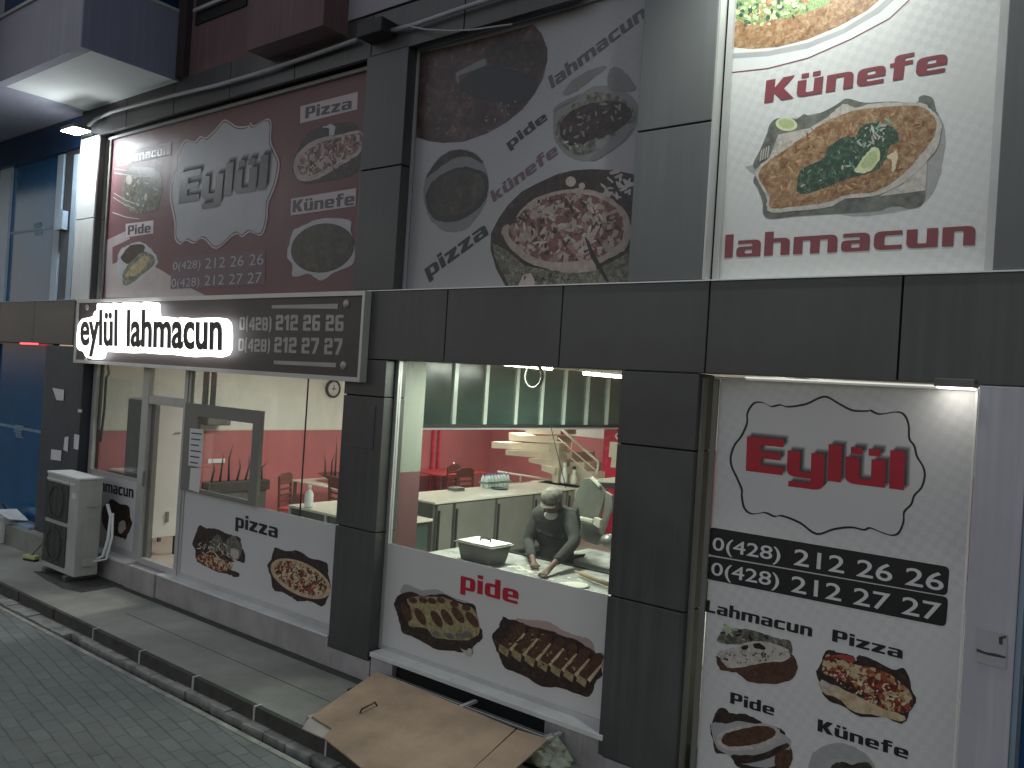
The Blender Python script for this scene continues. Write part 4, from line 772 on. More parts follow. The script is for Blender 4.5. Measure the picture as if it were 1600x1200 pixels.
# --- window films
E1 = poster('window_film', (-8, YG, .3), 'white window film with the black word pizza and two dish pictures, right of the door')
YW = YG-.012
MB().box((-9.43, YW, .315), (-6.43, YW+.005, 1.372)).build('sheet', 'pw2', E1)
zp = zz(280, 760, 1/6)
wordobj('dish_lettering', 'pizza', *zp((527, 379), (923, 487), (532, 249)), YW, 'ink', E1, lift=.005)
p = Pic(YW)
p.shape(zp((128, 520), (150, 460), (180, 380), (210, 370), (260, 392), (350, 397), (430, 435), (500, 460), (570, 485), (582, 555), (615, 640), (608, 718), (520, 690), (480, 730), (480, 775), (560, 815), (560, 845), (520, 850), (450, 818), (350, 800), (200, 722), (160, 690), (150, 600), (130, 555)), F['dkfood'], 2)
p.shape(zp((280, 560), (360, 450), (420, 520), (500, 460), (570, 520), (590, 590), (560, 680), (480, 640), (400, 600), (300, 620)), F['leafy']); p.shape(zp((485, 590), (560, 605), (550, 680), (490, 660)), F['cream']); p.shape(zp((170, 650), (280, 640), (420, 680), (500, 720), (470, 790), (350, 790), (210, 715)), F['pizza'])
p.scatter(zp((350, 620))[0], 30, 18, 25, 80, 2.0, [F['cream'], F['pizza'], F['chz'], F['meat'], F['lt']], 71, 2.1); p.build('pizza_slices_picture', E1)
p = Pic(YW)
p.shape(zp((828, 740), (860, 690), (890, 585), (920, 575), (1000, 605), (1120, 605), (1230, 672), (1370, 708), (1395, 760), (1400, 830), (1422, 950), (1392, 1040), (1355, 1122), (1300, 1110), (1200, 1070), (1110, 1078), (1060, 1040), (960, 990), (885, 970), (865, 860)), F['dkfood'], 2)
p.ell(zp((1140, 865))[0], 51, 25, 26, F['crust']); p.ell(zp((1138, 858))[0], 45, 20.5, 26, F['pizza']); p.scatter(zp((1140, 855))[0], 43, 19, 26, 110, 2.5, [F['chz'], F['tom'], F['chz'], F['olive'], F['pizza']], 72); p.build('pizza_picture', E1)
E2 = poster('window_film', (-4.5, YG, .3), 'white window film with the red word pide and two dish pictures, below the kitchen window')
MB().box((-5.81, YW, .302), (-3.26, YW+.005, 1.318)).build('sheet', 'pw2', E2)
zq = zz(590, 880, .23125)
wordobj('dish_lettering', 'pide', *zq((560, 172), (951, 280), (565, 48)), YW, 'red', E2, lift=.005)
p = Pic(YW)
p.shape(zq((160, 205), (162, 165), (200, 142), (300, 182), (400, 175), (500, 230), (620, 268), (500, 320), (200, 250)), F['haze'])
p.shape(zq((112, 280), (130, 235), (165, 203), (230, 195), (310, 220), (380, 212), (460, 212), (560, 262), (650, 280), (670, 340), (690, 430), (710, 460), (700, 520), (650, 560), (640, 615), (590, 605), (520, 595), (380, 575), (250, 500), (170, 470), (148, 400), (128, 330)), F['dkfood'], 2)
p.shape(zq((200, 240), (300, 225), (440, 230), (560, 275), (650, 310), (690, 430), (680, 480), (600, 520), (500, 515), (380, 500), (330, 440), (210, 420), (230, 330)), F['pidech'])
for i, (cx, cy) in enumerate(((195, 330), (290, 360), (400, 375), (470, 365), (545, 350), (640, 380))): p.ell(zq((cx, cy))[0], 15, 6.2, 62-i*2, F['meat'])
for i, (cx, cy) in enumerate(((240, 250), (310, 250), (370, 255), (430, 250), (520, 275), (600, 300), (400, 480), (490, 490), (560, 490), (610, 480))): p.ell(zq((cx, cy))[0], 7, 4.5, 20, F['meat'] if i < 6 else F['tray'])
p.shape(zq((560, 570), (600, 590), (620, 575), (645, 585), (635, 622), (600, 618)), F['cream']); p.build('pide_picture', E2)
p = Pic(YW)
p.shape(zq((930, 385), (1050, 385), (1150, 392), (1250, 450), (1350, 490), (1430, 512), (1465, 570), (1440, 640), (1100, 560)), F['pink'])
p.shape(zq((775, 490), (800, 450), (820, 430), (845, 365), (880, 375), (930, 385), (1020, 420), (1100, 440), (1180, 460), (1250, 490), (1350, 520), (1420, 570), (1465, 600), (1520, 730), (1500, 780), (1475, 800), (1440, 890), (1390, 898), (1240, 842), (1110, 832), (1020, 780), (950, 745), (860, 705), (815, 610), (785, 540)), F['dkfood'], 2)
for i in range(7):
    x0 = 850+i*88; y0 = 540+i*34
    p.shape(zq((x0-20, y0+10), (x0+50, y0-70), (x0+95, y0-135), (x0+150, y0-120), (x0+120, y0-40), (x0+50, y0+45)), F['meat']); p.shape(zq((x0-25, y0+5), (x0+40, y0+45), (x0+28, y0+95), (x0-32, y0+50)), F['pidech'], 0)
    p.shape(zq((x0+40, y0+40), (x0+140, y0-70), (x0+150, y0-62), (x0+60, y0+60)), F['crust'], 0)
p.scatter(zq((1130, 590))[0], 62, 24, 22, 60, 2.2, [F['meat'], F['pidech'], F['dkfood'], F['lahm']], 81); p.build('pide_picture', E2)
E3 = poster('window_film', (-11, YG, .3), 'narrow white window film ending in macun with a dark dish picture, behind the air conditioner')
MB().box((-11.86, YW, .33), (-10.56, YW+.005, 1.345)).build('sheet', 'pw2', E3)
wordobj('dish_lettering', 'lahmacun', (146, 764), (208.5, 778.5), (146.6, 746), YW, 'ink', E3, lift=.005)
zr = zz(0, 680, .1875); p = Pic(YW)
p.shape(zr((860, 600), (905, 560), (930, 530), (1000, 570), (1070, 592), (1085, 680), (1102, 740), (1062, 830), (1050, 868), (1010, 855), (960, 840), (900, 820), (850, 720)), F['dkfood'], 2); p.shape(zr((990, 740), (1030, 710), (1050, 760), (1020, 820), (985, 800)), F['cream']); p.shape(zr((1030, 810), (1085, 740), (1060, 820), (1035, 850)), F['meat']); p.build('dish_picture', E3)

# ------------------------------------------------------------------ the lit sign
YS = 5.42
S = thing('shop_sign', (-9, YS, ZB), 'long brown shop sign with glowing letters eylül lahmacun and phone numbers', 'sign')
c1 = on_y(119.5, 467.5, YS); c2 = on_y(567, 459, YS); c3 = on_y(563, 595, YS); c4 = on_y(119.5, 566, YS)
sx0, sx1 = (c1.x+c4.x)/2, (c2.x+c3.x)/2; sz1, sz0 = (c1.z+c2.z)/2, (c3.z+c4.z)/2
M['signbrown'] = paint('brown_sign_board', (.055, .042, .040), .45, 0, .12, 1.2)
M['signmetal'] = paint('champagne_metal', (.33, .31, .30), .4, .3, .15, 3)
MB().box((sx0, YS+.012, sz0), (sx1, YF-.003, sz1)).build('board', 'signbrown', S, .004)
t_ = .035
MB().box((sx0-.02, YS-.01, sz1-t_), (sx1+.02, YF-.004, sz1+.01)).box((sx0-.02, YS-.01, sz0-.01), (sx1+.02, YF-.004, sz0+t_)).box((sx0-.02, YS-.01, sz0+t_), (sx0+t_-.02, YF-.004, sz1-t_)).box((sx1-t_+.02, YS-.01, sz0+t_), (sx1+.02, YF-.004, sz1-t_)).build('edge_frame', 'alu', S)
zs = zz(100, 450, .30625); YL = YS-.10
halo = [(64, 300), (66, 230), (72, 185), (92, 158), (130, 150), (152, 145), (158, 120), (172, 115), (172, 78), (235, 80), (240, 110), (252, 76), (268, 75), (280, 95), (302, 92), (306, 72), (385, 74), (392, 90), (420, 70), (472, 72), (478, 145), (540, 146), (600, 156), (620, 148), (660, 156), (760, 152), (830, 152), (852, 175), (858, 230), (856, 310), (842, 340), (800, 352), (740, 345), (660, 350), (560, 338), (470, 335), (400, 328), (330, 330), (190, 322), (182, 358), (150, 364), (112, 352), (98, 322), (76, 318)]
halo = [(60+(x-60)*.962, y) for x, y in halo]
hp = [on_y(v.x, v.y, YL+.012) for v in rnd([(x, y, 2.6) for x, y in zs(*halo)])]
M['glowwhite'] = glow('lit_white_acrylic', (.95, .97, 1.0), 1.05)
MB().prism(hp, (0, .085, 0)).build('lit_backing', 'glowwhite', S)
MB().box((sx0+.3, YL+.1, sz0+.25), (sx0+.34, YS+.012, sz0+.29)).box((sx0+2.4, YL+.1, sz0+.2), (sx0+2.44, YS+.012, sz0+.24)).build('stand_off', 'alu_dk', S)
q = zs((83, 292), (272, 297), (83, 108)); l = MB()
def stretch(mb, s, a, b, t): word(mb, s, a, b, t, YL, font='sans', lift=.002, bold=.022, depth=.012)
stretch(l, 'eylül', *zs((82, 287), (270, 291), (84, 108)))
stretch(l, 'lahmacun', *zs((318, 292), (803, 312), (322, 104)))
l.build('name_lettering', 'ink', S)
for s_, q in (('0(428)', ((895, 214), (1058, 218), (897, 148))), ('212 26 26', ((1080, 215), (1426, 221), (1083, 137))), ('0(428)', ((889, 321), (1050, 328), (892, 257))), ('212 27 27', ((1072, 328), (1418, 341), (1076, 250)))):
    a = zs(*q); wordobj('phone_lettering', s_, a[0], a[1], a[2], YS+.012, 'signmetal', S, lift=.003)
MB().poly([on_y(*v, YS+.008) for v in zs((1060, 88), (1398, 80), (1397, 106), (1060, 104))]).poly([on_y(*v, YS+.008) for v in zs((1070, 370), (1388, 382), (1386, 405), (1070, 388))]).build('trim_bar', 'signmetal', S)
for q in ((1441, 80), (1426, 396), (119, 98), (112, 372)):
    v = zs(q)[0]; MB().ball(on_y(v[0], v[1], YS+.01), (.045, .02, .045)).build('stud', 'signmetal', S)

# ------------------------------------------------------------------ lamps
def light(name, kind, loc, energy, color, parent, target=None, **kw):
    d = bpy.data.lights.new(name, kind); d.energy = energy; d.color = color
    for k_, v_ in kw.items(): setattr(d, k_, v_)
    o = bpy.data.objects.new(name, d); COL.objects.link(o); o.parent = parent
    bpy.context.view_layer.update(); inv = parent.matrix_world.inverted()
    mw = Matrix.Translation(Vector(loc))
    if target is not None: mw = mw @ (Vector(target)-Vector(loc)).to_track_quat('-Z', 'Y').to_matrix().to_4x4()
    o.matrix_local = inv @ mw; return o
def floodlight(loc, label, target, energy, color, size=.16, spot=130, em=25, point=0, wide=0):
    L = thing('floodlight', loc, label, 'lamp'); x, y, z = loc
    MB().box((x-.11-wide, y-.05-wide, z), (x+.11+wide, y+.09, z+.05)).build('housing', 'steel_dk', L, .006)
    MB().box((x-.095-wide, y-.04-wide, z-.008), (x+.095+wide, y+.08, z-.001)).build('lens', glow('lit_lamp_lens', color, em), L)
    MB().tube([(x, y+.05, z+.05), (x, y+.12, z+.06), (x, YF, z+.02)], .01).build('bracket', 'steel_dk', L)
    light('beam', 'SPOT', (x, y, z-.03), energy, color, L, target, spot_size=rad(spot), spot_blend=.8, shadow_soft_size=.06, specular_factor=.35)
    if point: light('spill', 'POINT', (x, y-.12, z-.22), point, color, L, shadow_soft_size=.08, specular_factor=.3)
    return L
cool = (.90, .97, 1.0)
fl = on_y(124, 206, 5.30)
floodlight((fl.x, 5.28, fl.z), 'small white floodlight glaring on top of the column left of the maroon poster', (fl.x+.05, 5.6, fl.z-2), 30, cool, em=38, point=6, wide=.10)
floodlight((-2.05, 5.02, 6.45), 'white floodlight aimed down on the red and white upper poster', (-1.85, 5.7, 4.9), 46, (.92, 1.0, .94), spot=150)
q = on_y(1495, 605.5, 5.56); floodlight((q.x, 5.52, q.z), 'small lit spotlight under the fascia at the top of the tall poster', (q.x-.1, 5.75, q.z-1.5), .1, (1, .97, .9), em=2)
MB().box((-2.3, YG-.05, ZB-.016), (-.84, YG-.04, ZB-.006)).build('light_strip', glow('lit_edge_strip', (.95, .95, .9), .2), label='thin lit strip along the top edge of the tall poster', cat='light strip')
tb = MB(); tb.tube([on_y(*v, 5.44) for v in ((138, 196), (150, 186), (175, 175), (230, 160), (270, 149.5), (340, 133), (400, 115.5), (480, 89), (557, 62.5))], .022); tb.build('light_tube', 'cable', label='unlit pale light tube running above the maroon poster', cat='light tube', group='unlit light tubes')
tb = MB(); tb.tube([on_y(*v, 5.44) for v in ((610, 48.5), (650, 38), (710, 17), (770, -3), (870, -36))], .022); tb.build('light_tube', 'cable', label='unlit pale light tube running above the slanting menu poster', cat='light tube', group='unlit light tubes')
MB().tube([on_y(*v, 5.42) for v in ((640, 41), (665, 46), (700, 48), (735, 47), (770, 42), (800, 38))], .008).build('cable', 'cable', label='thin slack cable hanging over the top of the slanting menu poster', cat='cable')
MB().box((-6.33, 5.3, 6.2), (-5.98, 5.5, 6.34)).build('junction_box', 'black', bevel=.01, label='small black junction box between the two light tubes', cat='box')

# interior lamps
def tube_lamp(a, b, label, e, color=(.94, 1.0, .90)):
    a, b = Vector(a), Vector(b); L = thing('ceiling_lamp', tuple((a+b)/2), label, 'lamp', 'tube lamps on the shop ceiling')
    MB().tube([a, b], .018).build('tube', glow('lit_tube', color, 10), L)
    MB().box((min(a.x, b.x)-.04, a.y-.02, a.z+.02), (max(a.x, b.x)+.04, b.y+.02, a.z+.05)).build('housing', 'plastic', L)
    light('glow', 'AREA', (a+b)/2-Vector((0, 0, .04)), e, color, L, (a+b)/2-Vector((0, 0, 1)), shape='RECTANGLE', size=.3, size_y=1.4); return L
tube_lamp((-5.1, 6.0, 3.12), (-5.1, 7.2, 3.12), 'lit tube lamp before the green glazing near the kitchen window', 20)
tube_lamp((-5.6, 8.6, 3.12), (-5.6, 9.8, 3.12), 'lit tube lamp before the green glazing, farther from the street', 20)
tube_lamp((-9.6, 7.6, 3.12), (-9.6, 9.0, 3.12), 'lit tube lamp over the seating, behind the shop sign', 22, (1.0, .98, .93))
tube_lamp((-9.8, 11.5, 3.12), (-9.8, 12.9, 3.12), 'lit tube lamp at the back over the staircase', 22, (1.0, .98, .93))
tube_lamp((-3.4, 9.5, 3.12), (-3.4, 10.9, 3.12), 'lit tube lamp over the right half of the kitchen', 11)

# ================================================================== THINGS ON THE PAVEMENT
# air conditioner outdoor unit
ax0, ax1, ay0, ay1, az0, az1 = -11.88, -10.96, 5.08, 5.39, .07, 1.36
AC = thing('air_conditioner', (-11.55, 5.3, 0), 'tall grey dented outdoor air conditioning unit standing on the pavement', 'air conditioner')
MB().box((ax0, ay0, az0), (ax1, ay1, az1-.03)).build('casing', 'acgrey', AC, .012)
MB().box((ax0-.008, ay0-.008, az1-.029), (ax1+.008, ay1+.008, az1)).build('top_panel', 'actop', AC, .006)
for z0, z1 in ((.74, 1.23), (.15, .68)):
    gx1 = ax0+.66; gr = MB().box((ax0+.02, ay0-.006, z0), (gx1, ay0-.001, z1))
    n = 16
    for i in range(n+1): zz_ = z0+(z1-z0)*i/n; gr.box((ax0+.02, ay0-.016, zz_-.004), (gx1, ay0-.007, zz_+.004))
    for i in range(5): xx = ax0+.02+(gx1-ax0-.02)*i/4; gr.box((xx-.005, ay0-.02, z0), (xx+.005, ay0-.0165, z1))
    gr.build('grille', 'grille', AC)
MB().box((ax0+.01, ay0-.013, 1.255), (gx1, ay0-.002, 1.275)).box((gx1+.03, ay0-.013, 1.255), (ax1-.08, ay0-.002, 1.275)).build('trim_strip', 'actop', AC)
for xx in (ax0+.12, ax1-.2):
    MB().box((xx, ay0-.05, .004), (xx+.09, ay1+.03, .069)).build('foot', 'steel_dk', AC, .006)
MB().box((ax1+.002, ay0+.12, .98), (ax1+.03, ay0+.26, 1.0)).box((ax1+.002, ay0+.1, .2), (ax1+.04, ay0+.28, .30)).build('handle_cover', 'acgrey', AC, .005)
MB().tube([(ax1+.02, 5.35, .28), (ax1+.10, 5.40, .33), (ax1+.13, 5.44, .55), (ax1+.12, 5.46, .85), (ax1+.03, 5.45, 1.0)], .022).tube([(ax1+.02, 5.30, .25), (ax1+.16, 5.42, .30), (ax1+.19, 5.46, .6), (ax1+.15, 5.47, .9)], .016).build('pipe', 'plastic', AC)
# bucket, block, brush
b0 = on_z(-4, 846, 0)
BK = thing('bucket', (b0.x, b0.y, 0), 'white square plastic bucket on the pavement by the blue window', 'bucket')
bx, by_ = b0.x, b0.y
MB().add([(bx-.2, by_-.16, 0), (bx+.2, by_-.16, 0), (bx+.2, by_+.16, 0), (bx-.2, by_+.16, 0), (bx-.24, by_-.2, .42), (bx+.24, by_-.2, .42), (bx+.24, by_+.2, .42), (bx-.24, by_+.2, .42),
          (bx-.22, by_-.18, .42), (bx+.22, by_-.18, .42), (bx+.22, by_+.18, .42), (bx-.22, by_+.18, .42), (bx-.19, by_-.15, .1), (bx+.19, by_-.15, .1), (bx+.19, by_+.15, .1), (bx-.19, by_+.15, .1)],
         [(0, 3, 2, 1), (0, 1, 5, 4), (1, 2, 6, 5), (2, 3, 7, 6), (3, 0, 4, 7), (4, 5, 9, 8), (5, 6, 10, 9), (6, 7, 11, 10), (7, 4, 8, 11), (8, 9, 13, 12), (9, 10, 14, 13), (10, 11, 15, 14), (11, 8, 12, 15), (12, 13, 14, 15)]).build('tub', 'plastic', BK, .008)
MB().box((bx-.25, by_-.21, .40), (bx-.235, by_+.21, .43)).box((bx+.235, by_-.21, .40), (bx+.25, by_+.21, .43)).build('rim', 'plastic', BK)
DP = thing('dustpan', (bx+.15, by_+.1, .43), 'white dustpan lying across the white bucket', 'dustpan')
MB().add([(bx-.05, by_-.05, .48), (bx+.42, by_-.02, .40), (bx+.45, by_+.25, .36), (bx, by_+.25, .47), (bx-.05, by_-.05, .50), (bx+.42, by_-.02, .42), (bx+.45, by_+.25, .38), (bx, by_+.25, .49)], [(0, 3, 2, 1), (4, 5, 6, 7), (0, 1, 5, 4), (1, 2, 6, 5), (2, 3, 7, 6), (3, 0, 4, 7)]).build('pan', 'plastic', DP, .008)
MB().tube([(bx-.04, by_+.1, .49), (bx-.2, by_+.12, .53), (bx-.38, by_+.1, .5)], .02).build('handle', 'black', DP)
q = on_z(49, 876, .0); BR = thing('floor_brush', (q.x, q.y, 0), 'yellow-green scrubbing brush on a pole leaning by the air conditioner', 'brush')
MB().box((q.x-.12, q.y-.05, .03), (q.x+.12, q.y+.04, .08), 0, .3).build('head', paint('yellow_green_plastic', (.42, .47, .18), .5), BR, .01)
MB().box((q.x-.11, q.y-.045, .0), (q.x+.11, q.y+.035, .029), 0, .3, (q.x, q.y, 0)).build('bristles', 'black', BR)
MB().tube([(q.x, q.y, .08), (q.x+.22, q.y+.2, .45), (q.x+.55, q.y+.30, 1.05)], .011).build('pole', 'steel', BR)

# board ramp over the light well
Q = thing('board_ramp', (-4.6, 4.9, 0), 'brown fibreboard sheets laid as a slanting cover from the kerb to the kitchen window', 'board')
def bp(px, py, f): # f: 0 at the back edge, 1 at the kerb edge
    return on_z(px, py, .25-.17*f)
bl, br_, fl_ = on_z(599, 1052, .25), on_z(857, 1155, .25), on_z(501, 1149, .06)
n_ = (br_-bl).cross(fl_-bl).normalized(); n_ = n_ if n_.z > 0 else -n_
def on_board(px, py, up=0):
    d = ray(px, py); o = Vector((0, 0, CH)); t = (bl+n_*up-o).dot(n_)/d.dot(n_); return o+d*t
s1, s2 = on_board(806, 1139), on_board(733, 1204); s2 = s1+(s2-s1)*1.55; fr = fl_+(s2-s1).normalized()*0
d_ = (fl_-bl)
f2_ = on_board(690, 1243); 
MB().prism([on_board(588, 1049.5), on_board(805.2, 1138.4), on_board(660, 1275), on_board(505, 1152), on_board(518, 1138), on_board(487, 1119)], n_*-.012).build('sheet', 'board', Q)
MB().prism([on_board(807.5, 1139.6), on_board(857, 1155), on_board(735, 1262), on_board(664, 1270)], n_*-.012).build('sheet', 'board', Q)
MB().prism([on_board(500, 1112, -.014), on_board(560, 1120, -.014), on_board(560, 1170, -.014), on_board(503, 1152, -.014), on_board(472, 1138, -.014), on_board(485, 1119, -.014)], n_*-.012).build('under_sheet', 'boardgrey', Q)
hq = [on_board(563, 1112, .004), on_board(587, 1099, .004), on_board(589, 1104, .03), on_board(566, 1116, .03)]
MB().tube([on_board(563, 1113), on_board(565, 1108, .035), on_board(586, 1097, .035), on_board(589, 1103)], .008).build('wire_handle', 'wood_dk', Q)
MB().box((-5.45, 4.5, .0), (-5.40, 5.25, .06)).box((-4.2, 4.5, .0), (-4.15, 5.2, .06)).build('batten', 'boardgrey', Q)
W = thing('well_grate', (-4.6, 5.35, 0), 'dark metal frame over the light well, between the board and the marble sill', 'grate')
MB().box((-5.5, 5.33, .195), (-3.62, 5.342, .21)).build('rail', 'alu', W); MB().box((-5.5, 5.44, .16), (-3.62, 5.45, .172)).build('rail', 'alu_dk', W)
MB().box((-5.75, 5.2, .0), (-3.55, 5.54, .03)).build('pit', 'black', W)
for xx, h in ((-4.48, .215), (-3.60, .215)): MB().box((xx, 5.27, h-.02), (xx+.035, 5.5, h)).build('cross_bar', 'alu', W)
rgk = random.Random(8)
for i, (px, py, r, z) in enumerate(((862, 1168, .10, .12), (878, 1182, .08, .04), (846, 1188, .09, .05), (870, 1200, .10, .0))):
    c = on_z(px, py, z); vs = []
    me = MB().ball((0, 0, 0), r, 0, 8, 6)
    for v in me.v: k = 1+rgk.uniform(-.28, .28); vs.append(Vector((c.x+v.x*k*1.2, c.y+v.y*k, c.z+max(-z, v.z*k*.9))))
    me.v = vs; me.sm = [False]*len(me.sm)
    me.build('stone_rubble', 'rubble', label='pale greenish broken stone in the small heap right of the brown board', cat='stone', group='broken stones beside the board')

# stuck-on papers
def paper(px, name='paper_notice', Y=YF-.006, label='', cat='notice', lines=0, mat='paper', group=None):
    a, b, c, d = [on_y(*q, Y) for q in px]; o = thing(name, a, label, cat, group)
    MB().prism([a, b, c, d], (0, .0015, 0)).build('sheet', mat, o)
    if lines:
        m = MB()
        for i in range(lines):
            t = (i+.7)/(lines+.4); p0 = a.lerp(d, t); p1 = b.lerp(c, t); e = .15+.12*((i*7) % 3); q0 = p0.lerp(p1, .12); q1 = p0.lerp(p1, 1-e*.7); h = (d-a)*(.22/lines)
            m.prism([v+Vector((0, -.0015, 0)) for v in (q0, q1, q1+h, q0+h)], (0, .0008, 0))
        m.build('printed_lines', 'inkg', o)
    return o
paper(((101, 683), (107, 682), (105.5, 706), (99, 703)), label='small white paper slip on the slate wall, left one of two', Y=YF-.01)
paper(((116, 678), (124, 680), (122, 703), (115, 701)), label='small white paper slip on the slate wall, nearest the door', Y=YF-.01)
paper(((122, 639), (128, 640), (127.5, 644.5), (121.5, 644)), label='tiny white sticker on the slate wall above the paper slips', Y=YF-.01, cat='sticker')
paper(((82, 606), (100, 609), (99, 626), (88, 625)), label='torn pale paper by the blue window mullion, upper one', Y=YF-.01)
paper(((80, 702), (96, 704), (95, 720), (79, 718)), label='torn pale paper by the blue window mullion, lower one', Y=YF-.01)
paper(((297, 669), (318, 671), (315, 730), (294, 727)), label='white printed notice taped on the grey window sash, upper sheet', Y=YG-.07, lines=6)
paper(((298, 731), (314, 732), (311, 770), (295, 765)), label='plain white sheet taped below the printed notice', Y=YG-.07)
paper(((1528, 981), (1574, 992), (1571, 1046), (1525, 1034)), label='faded sticker with a small dark mark on the pale pilaster', Y=YF-.006, lines=0, cat='sticker', mat='wt2')
m = MB(); m.poly([on_y(*v, YF-.009) for v in ((1561, 995), (1572, 993), (1572, 997), (1567, 998), (1566, 1008), (1561, 1006))]).poly([on_y(*v, YF-.009) for v in ((1526, 1013), (1540, 1019), (1555, 1021), (1571, 1026), (1571, 1029), (1545, 1024), (1526, 1018))])
m.build('dark_print', 'inkf', bpy.data.objects[[o.name for o in bpy.data.objects if o.get('label', '').startswith('faded sticker')][0]])
H = MB(); a = on_y(553, 631, YF); b = on_y(585, 638, YF); c = on_y(581, 702, YF)
H.box((a.x, YF-.007, c.z), (c.x+.02, YF-.0005, a.z)); H.build('access_hatch', 'panel', label='thin outlined rectangular hatch on the dark column between the windows', cat='hatch', bevel=.003)

# ================================================================== INSIDE
K = thing('white_cabinet', (-10.7, 6, ZF), 'tall white cabinet on dark legs just inside the open door', 'cabinet')
MB().box((-11.2, 5.80, .58), (-10.47, 6.22, 2.42)).build('body', paint('off_white_enamel', (.64, .62, .58), .4, 0, .05, 2), K, .008)
MB().box((-11.2, 5.785, .62), (-10.49, 5.798, 2.40)).build('back_panel', 'steel_dk', K)
for xx, yy in ((-11.18, 5.82), (-10.51, 5.82), (-11.18, 6.17), (-10.51, 6.17)): MB().box((xx, yy, ZF), (xx+.035, yy+.035, .58)).build('leg', 'black', K)
MB().box((-10.468, 6.02, .78), (-10.455, 6.06, .92)).box((-10.468, 6.08, 1.98), (-10.455, 6.16, 1.995)).build('handle', 'steel', K)
CK = thing('wall_clock', (-11.88, 9.93, 2.65), 'round wall clock with a black rim high on the cream wall', 'clock')
cy_ = 9.93; m = MB(); m.lathe((0, 0, 0), [(.165, 0), (.165, .04), (.13, .045), (.13, .03)], 28); m.v = [Vector((-11.895+v.z, cy_+v.x, 2.655+v.y)) for v in m.v]; m.build('rim', 'black', CK)
m = MB(); m.lathe((0, 0, 0), [(.131, .03), (.131, .034)], 28); m.v = [Vector((-11.895+v.z, cy_+v.x, 2.655+v.y)) for v in m.v]; m.build('dial', 'paper', CK)
m = MB(); m.box((-11.858, cy_-.05, 2.645), (-11.855, cy_+.06, 2.665)).box((-11.854, cy_-.012, 2.62), (-11.851, cy_+.012, 2.72)).build('hands', 'inkg', CK)
for (px, py, t_) in ((344, 720, 0),):
    a = on_x(332, 717, -11.895); b = on_x(348, 723, -11.895)
    MB().box((-11.897, a.y, b.z), (-11.88, a.y+.22, a.z)).box((-11.897, a.y-.08, b.z), (-11.88, a.y-.02, a.z)).build('socket_plate', 'plastic', label='white double socket plate on the red wall left of the sash', cat='socket')
# dark picture seen through the sash: small cabinet on the wall
a = on_x(325, 648, -11.6); MB().box((-11.895, a.y, 2.0), (-11.6, a.y+.42, 2.22)).build('wall_speaker', 'steel_dk', bevel=.02, label='dark box mounted on the cream wall behind the sash', cat='speaker')

# counter with white top and steel fridge doors
CT = thing('service_counter', (-7.9, 10, ZF), 'long steel service counter with a pale marble top', 'counter')
cz = 1.30; cx1, cx0 = -7.52, -8.34
MB().box((cx0, 8.12, cz-.03), (cx1+.02, 11.85, cz)).build('worktop', 'wtop', CT, .006)
MB().box((cx0+.02, 8.14, ZF+.08), (cx1-.03, 11.8, cz-.032)).build('body', 'steel_dk', CT)
y = 8.17
for w_ in (.36, .92, .92, .92, .5):
    dr = MB().box((cx1-.028, y+.03, ZF+.12), (cx1, y+w_-.03, cz-.05)).build('door', 'steel', CT, .006)
    MB().box((cx1+.001, y+.035, ZF+.2), (cx1+.02, y+.065, cz-.12)).build('handle', 'black', dr); y += w_
WP = thing('water_bottle_pack', (-8.1, 10.2, cz), 'shrink-wrapped pack of small water bottles on the marble counter', 'bottle pack')
M['petglass'] = paint('hazy_clear_plastic', (.55, .62, .60), .15, 0, .15, 20); M['bluecap'] = paint('blue_cap', (.08, .10, .35), .4)
for i in range(8):
    for j in range(2):
        x, y = -8.24+j*.075+.0, 9.98+i*.075
        c = MB().lathe((x, y, cz+.002), [(.03, 0), (.034, .01), (.034, .13), (.025, .16), (.012, .185), (.012, .195)], 10).build('bottle', 'petglass', WP)
        MB().lathe((x, y, cz+.197), [(.014, 0), (.014, .018)], 8).build('cap', 'bluecap', c)
MB().box((-8.285, 9.935, cz+.07), (-8.12, 10.56, cz+.095)).build('label_band', paint('green_label', (.12, .2, .14), .5), WP)
MB().lathe((-8.0, 10.1, cz), [(.10, .0), (.14, .012), (.13, .02)], 20).build('small_tray', 'black', label='small round dark tray on the counter before the water bottles', cat='tray')

# chairs and tables
def chair(name, x, y, rz, label, group):
    t = thing(name, (x, y, ZF), label, 'chair', group, rz)
    R = Matrix.Translation((x, y, ZF)) @ Matrix.Rotation(rz, 4, 'Z')
    def W_(mb, nm, mat, bev=.004): mb.v = [R @ v for v in mb.v]; return mb.build(nm, mat, t, bev)
    W_(MB().box((-.21, -.21, .43), (.21, .21, .47)), 'seat', 'red_cloth', .012)
    for a, b in ((-.2, -.2), (.17, -.2)): W_(MB().box((a, b, 0), (a+.035, b+.035, .43)), 'leg', 'wood_dk')
    for a in (-.2, .17): W_(MB().add([(a, .17, 0), (a+.035, .17, 0), (a+.035, .205, 0), (a, .205, 0), (a, .22, .95), (a+.035, .22, .95), (a+.035, .25, .95), (a, .25, .95)], [(0, 3, 2, 1), (4, 5, 6, 7), (0, 1, 5, 4), (1, 2, 6, 5), (2, 3, 7, 6), (3, 0, 4, 7)]), 'leg', 'wood_dk')
    bk = MB()
    for i in range(4): z = .55+i*.09; bk.box((-.165, .20+i*.004, z), (.165, .215+i*.004, z+.035))
    W_(bk, 'slats', 'wood_dk')
    W_(MB().prism([(-.2, .21, .86), (.2, .21, .86), (.21, .21, .95), (.1, .21, 1.0), (-.1, .21, 1.0), (-.21, .21, .95)], (0, .03, 0)), 'backrest', 'wood_dk', .006)
    return t
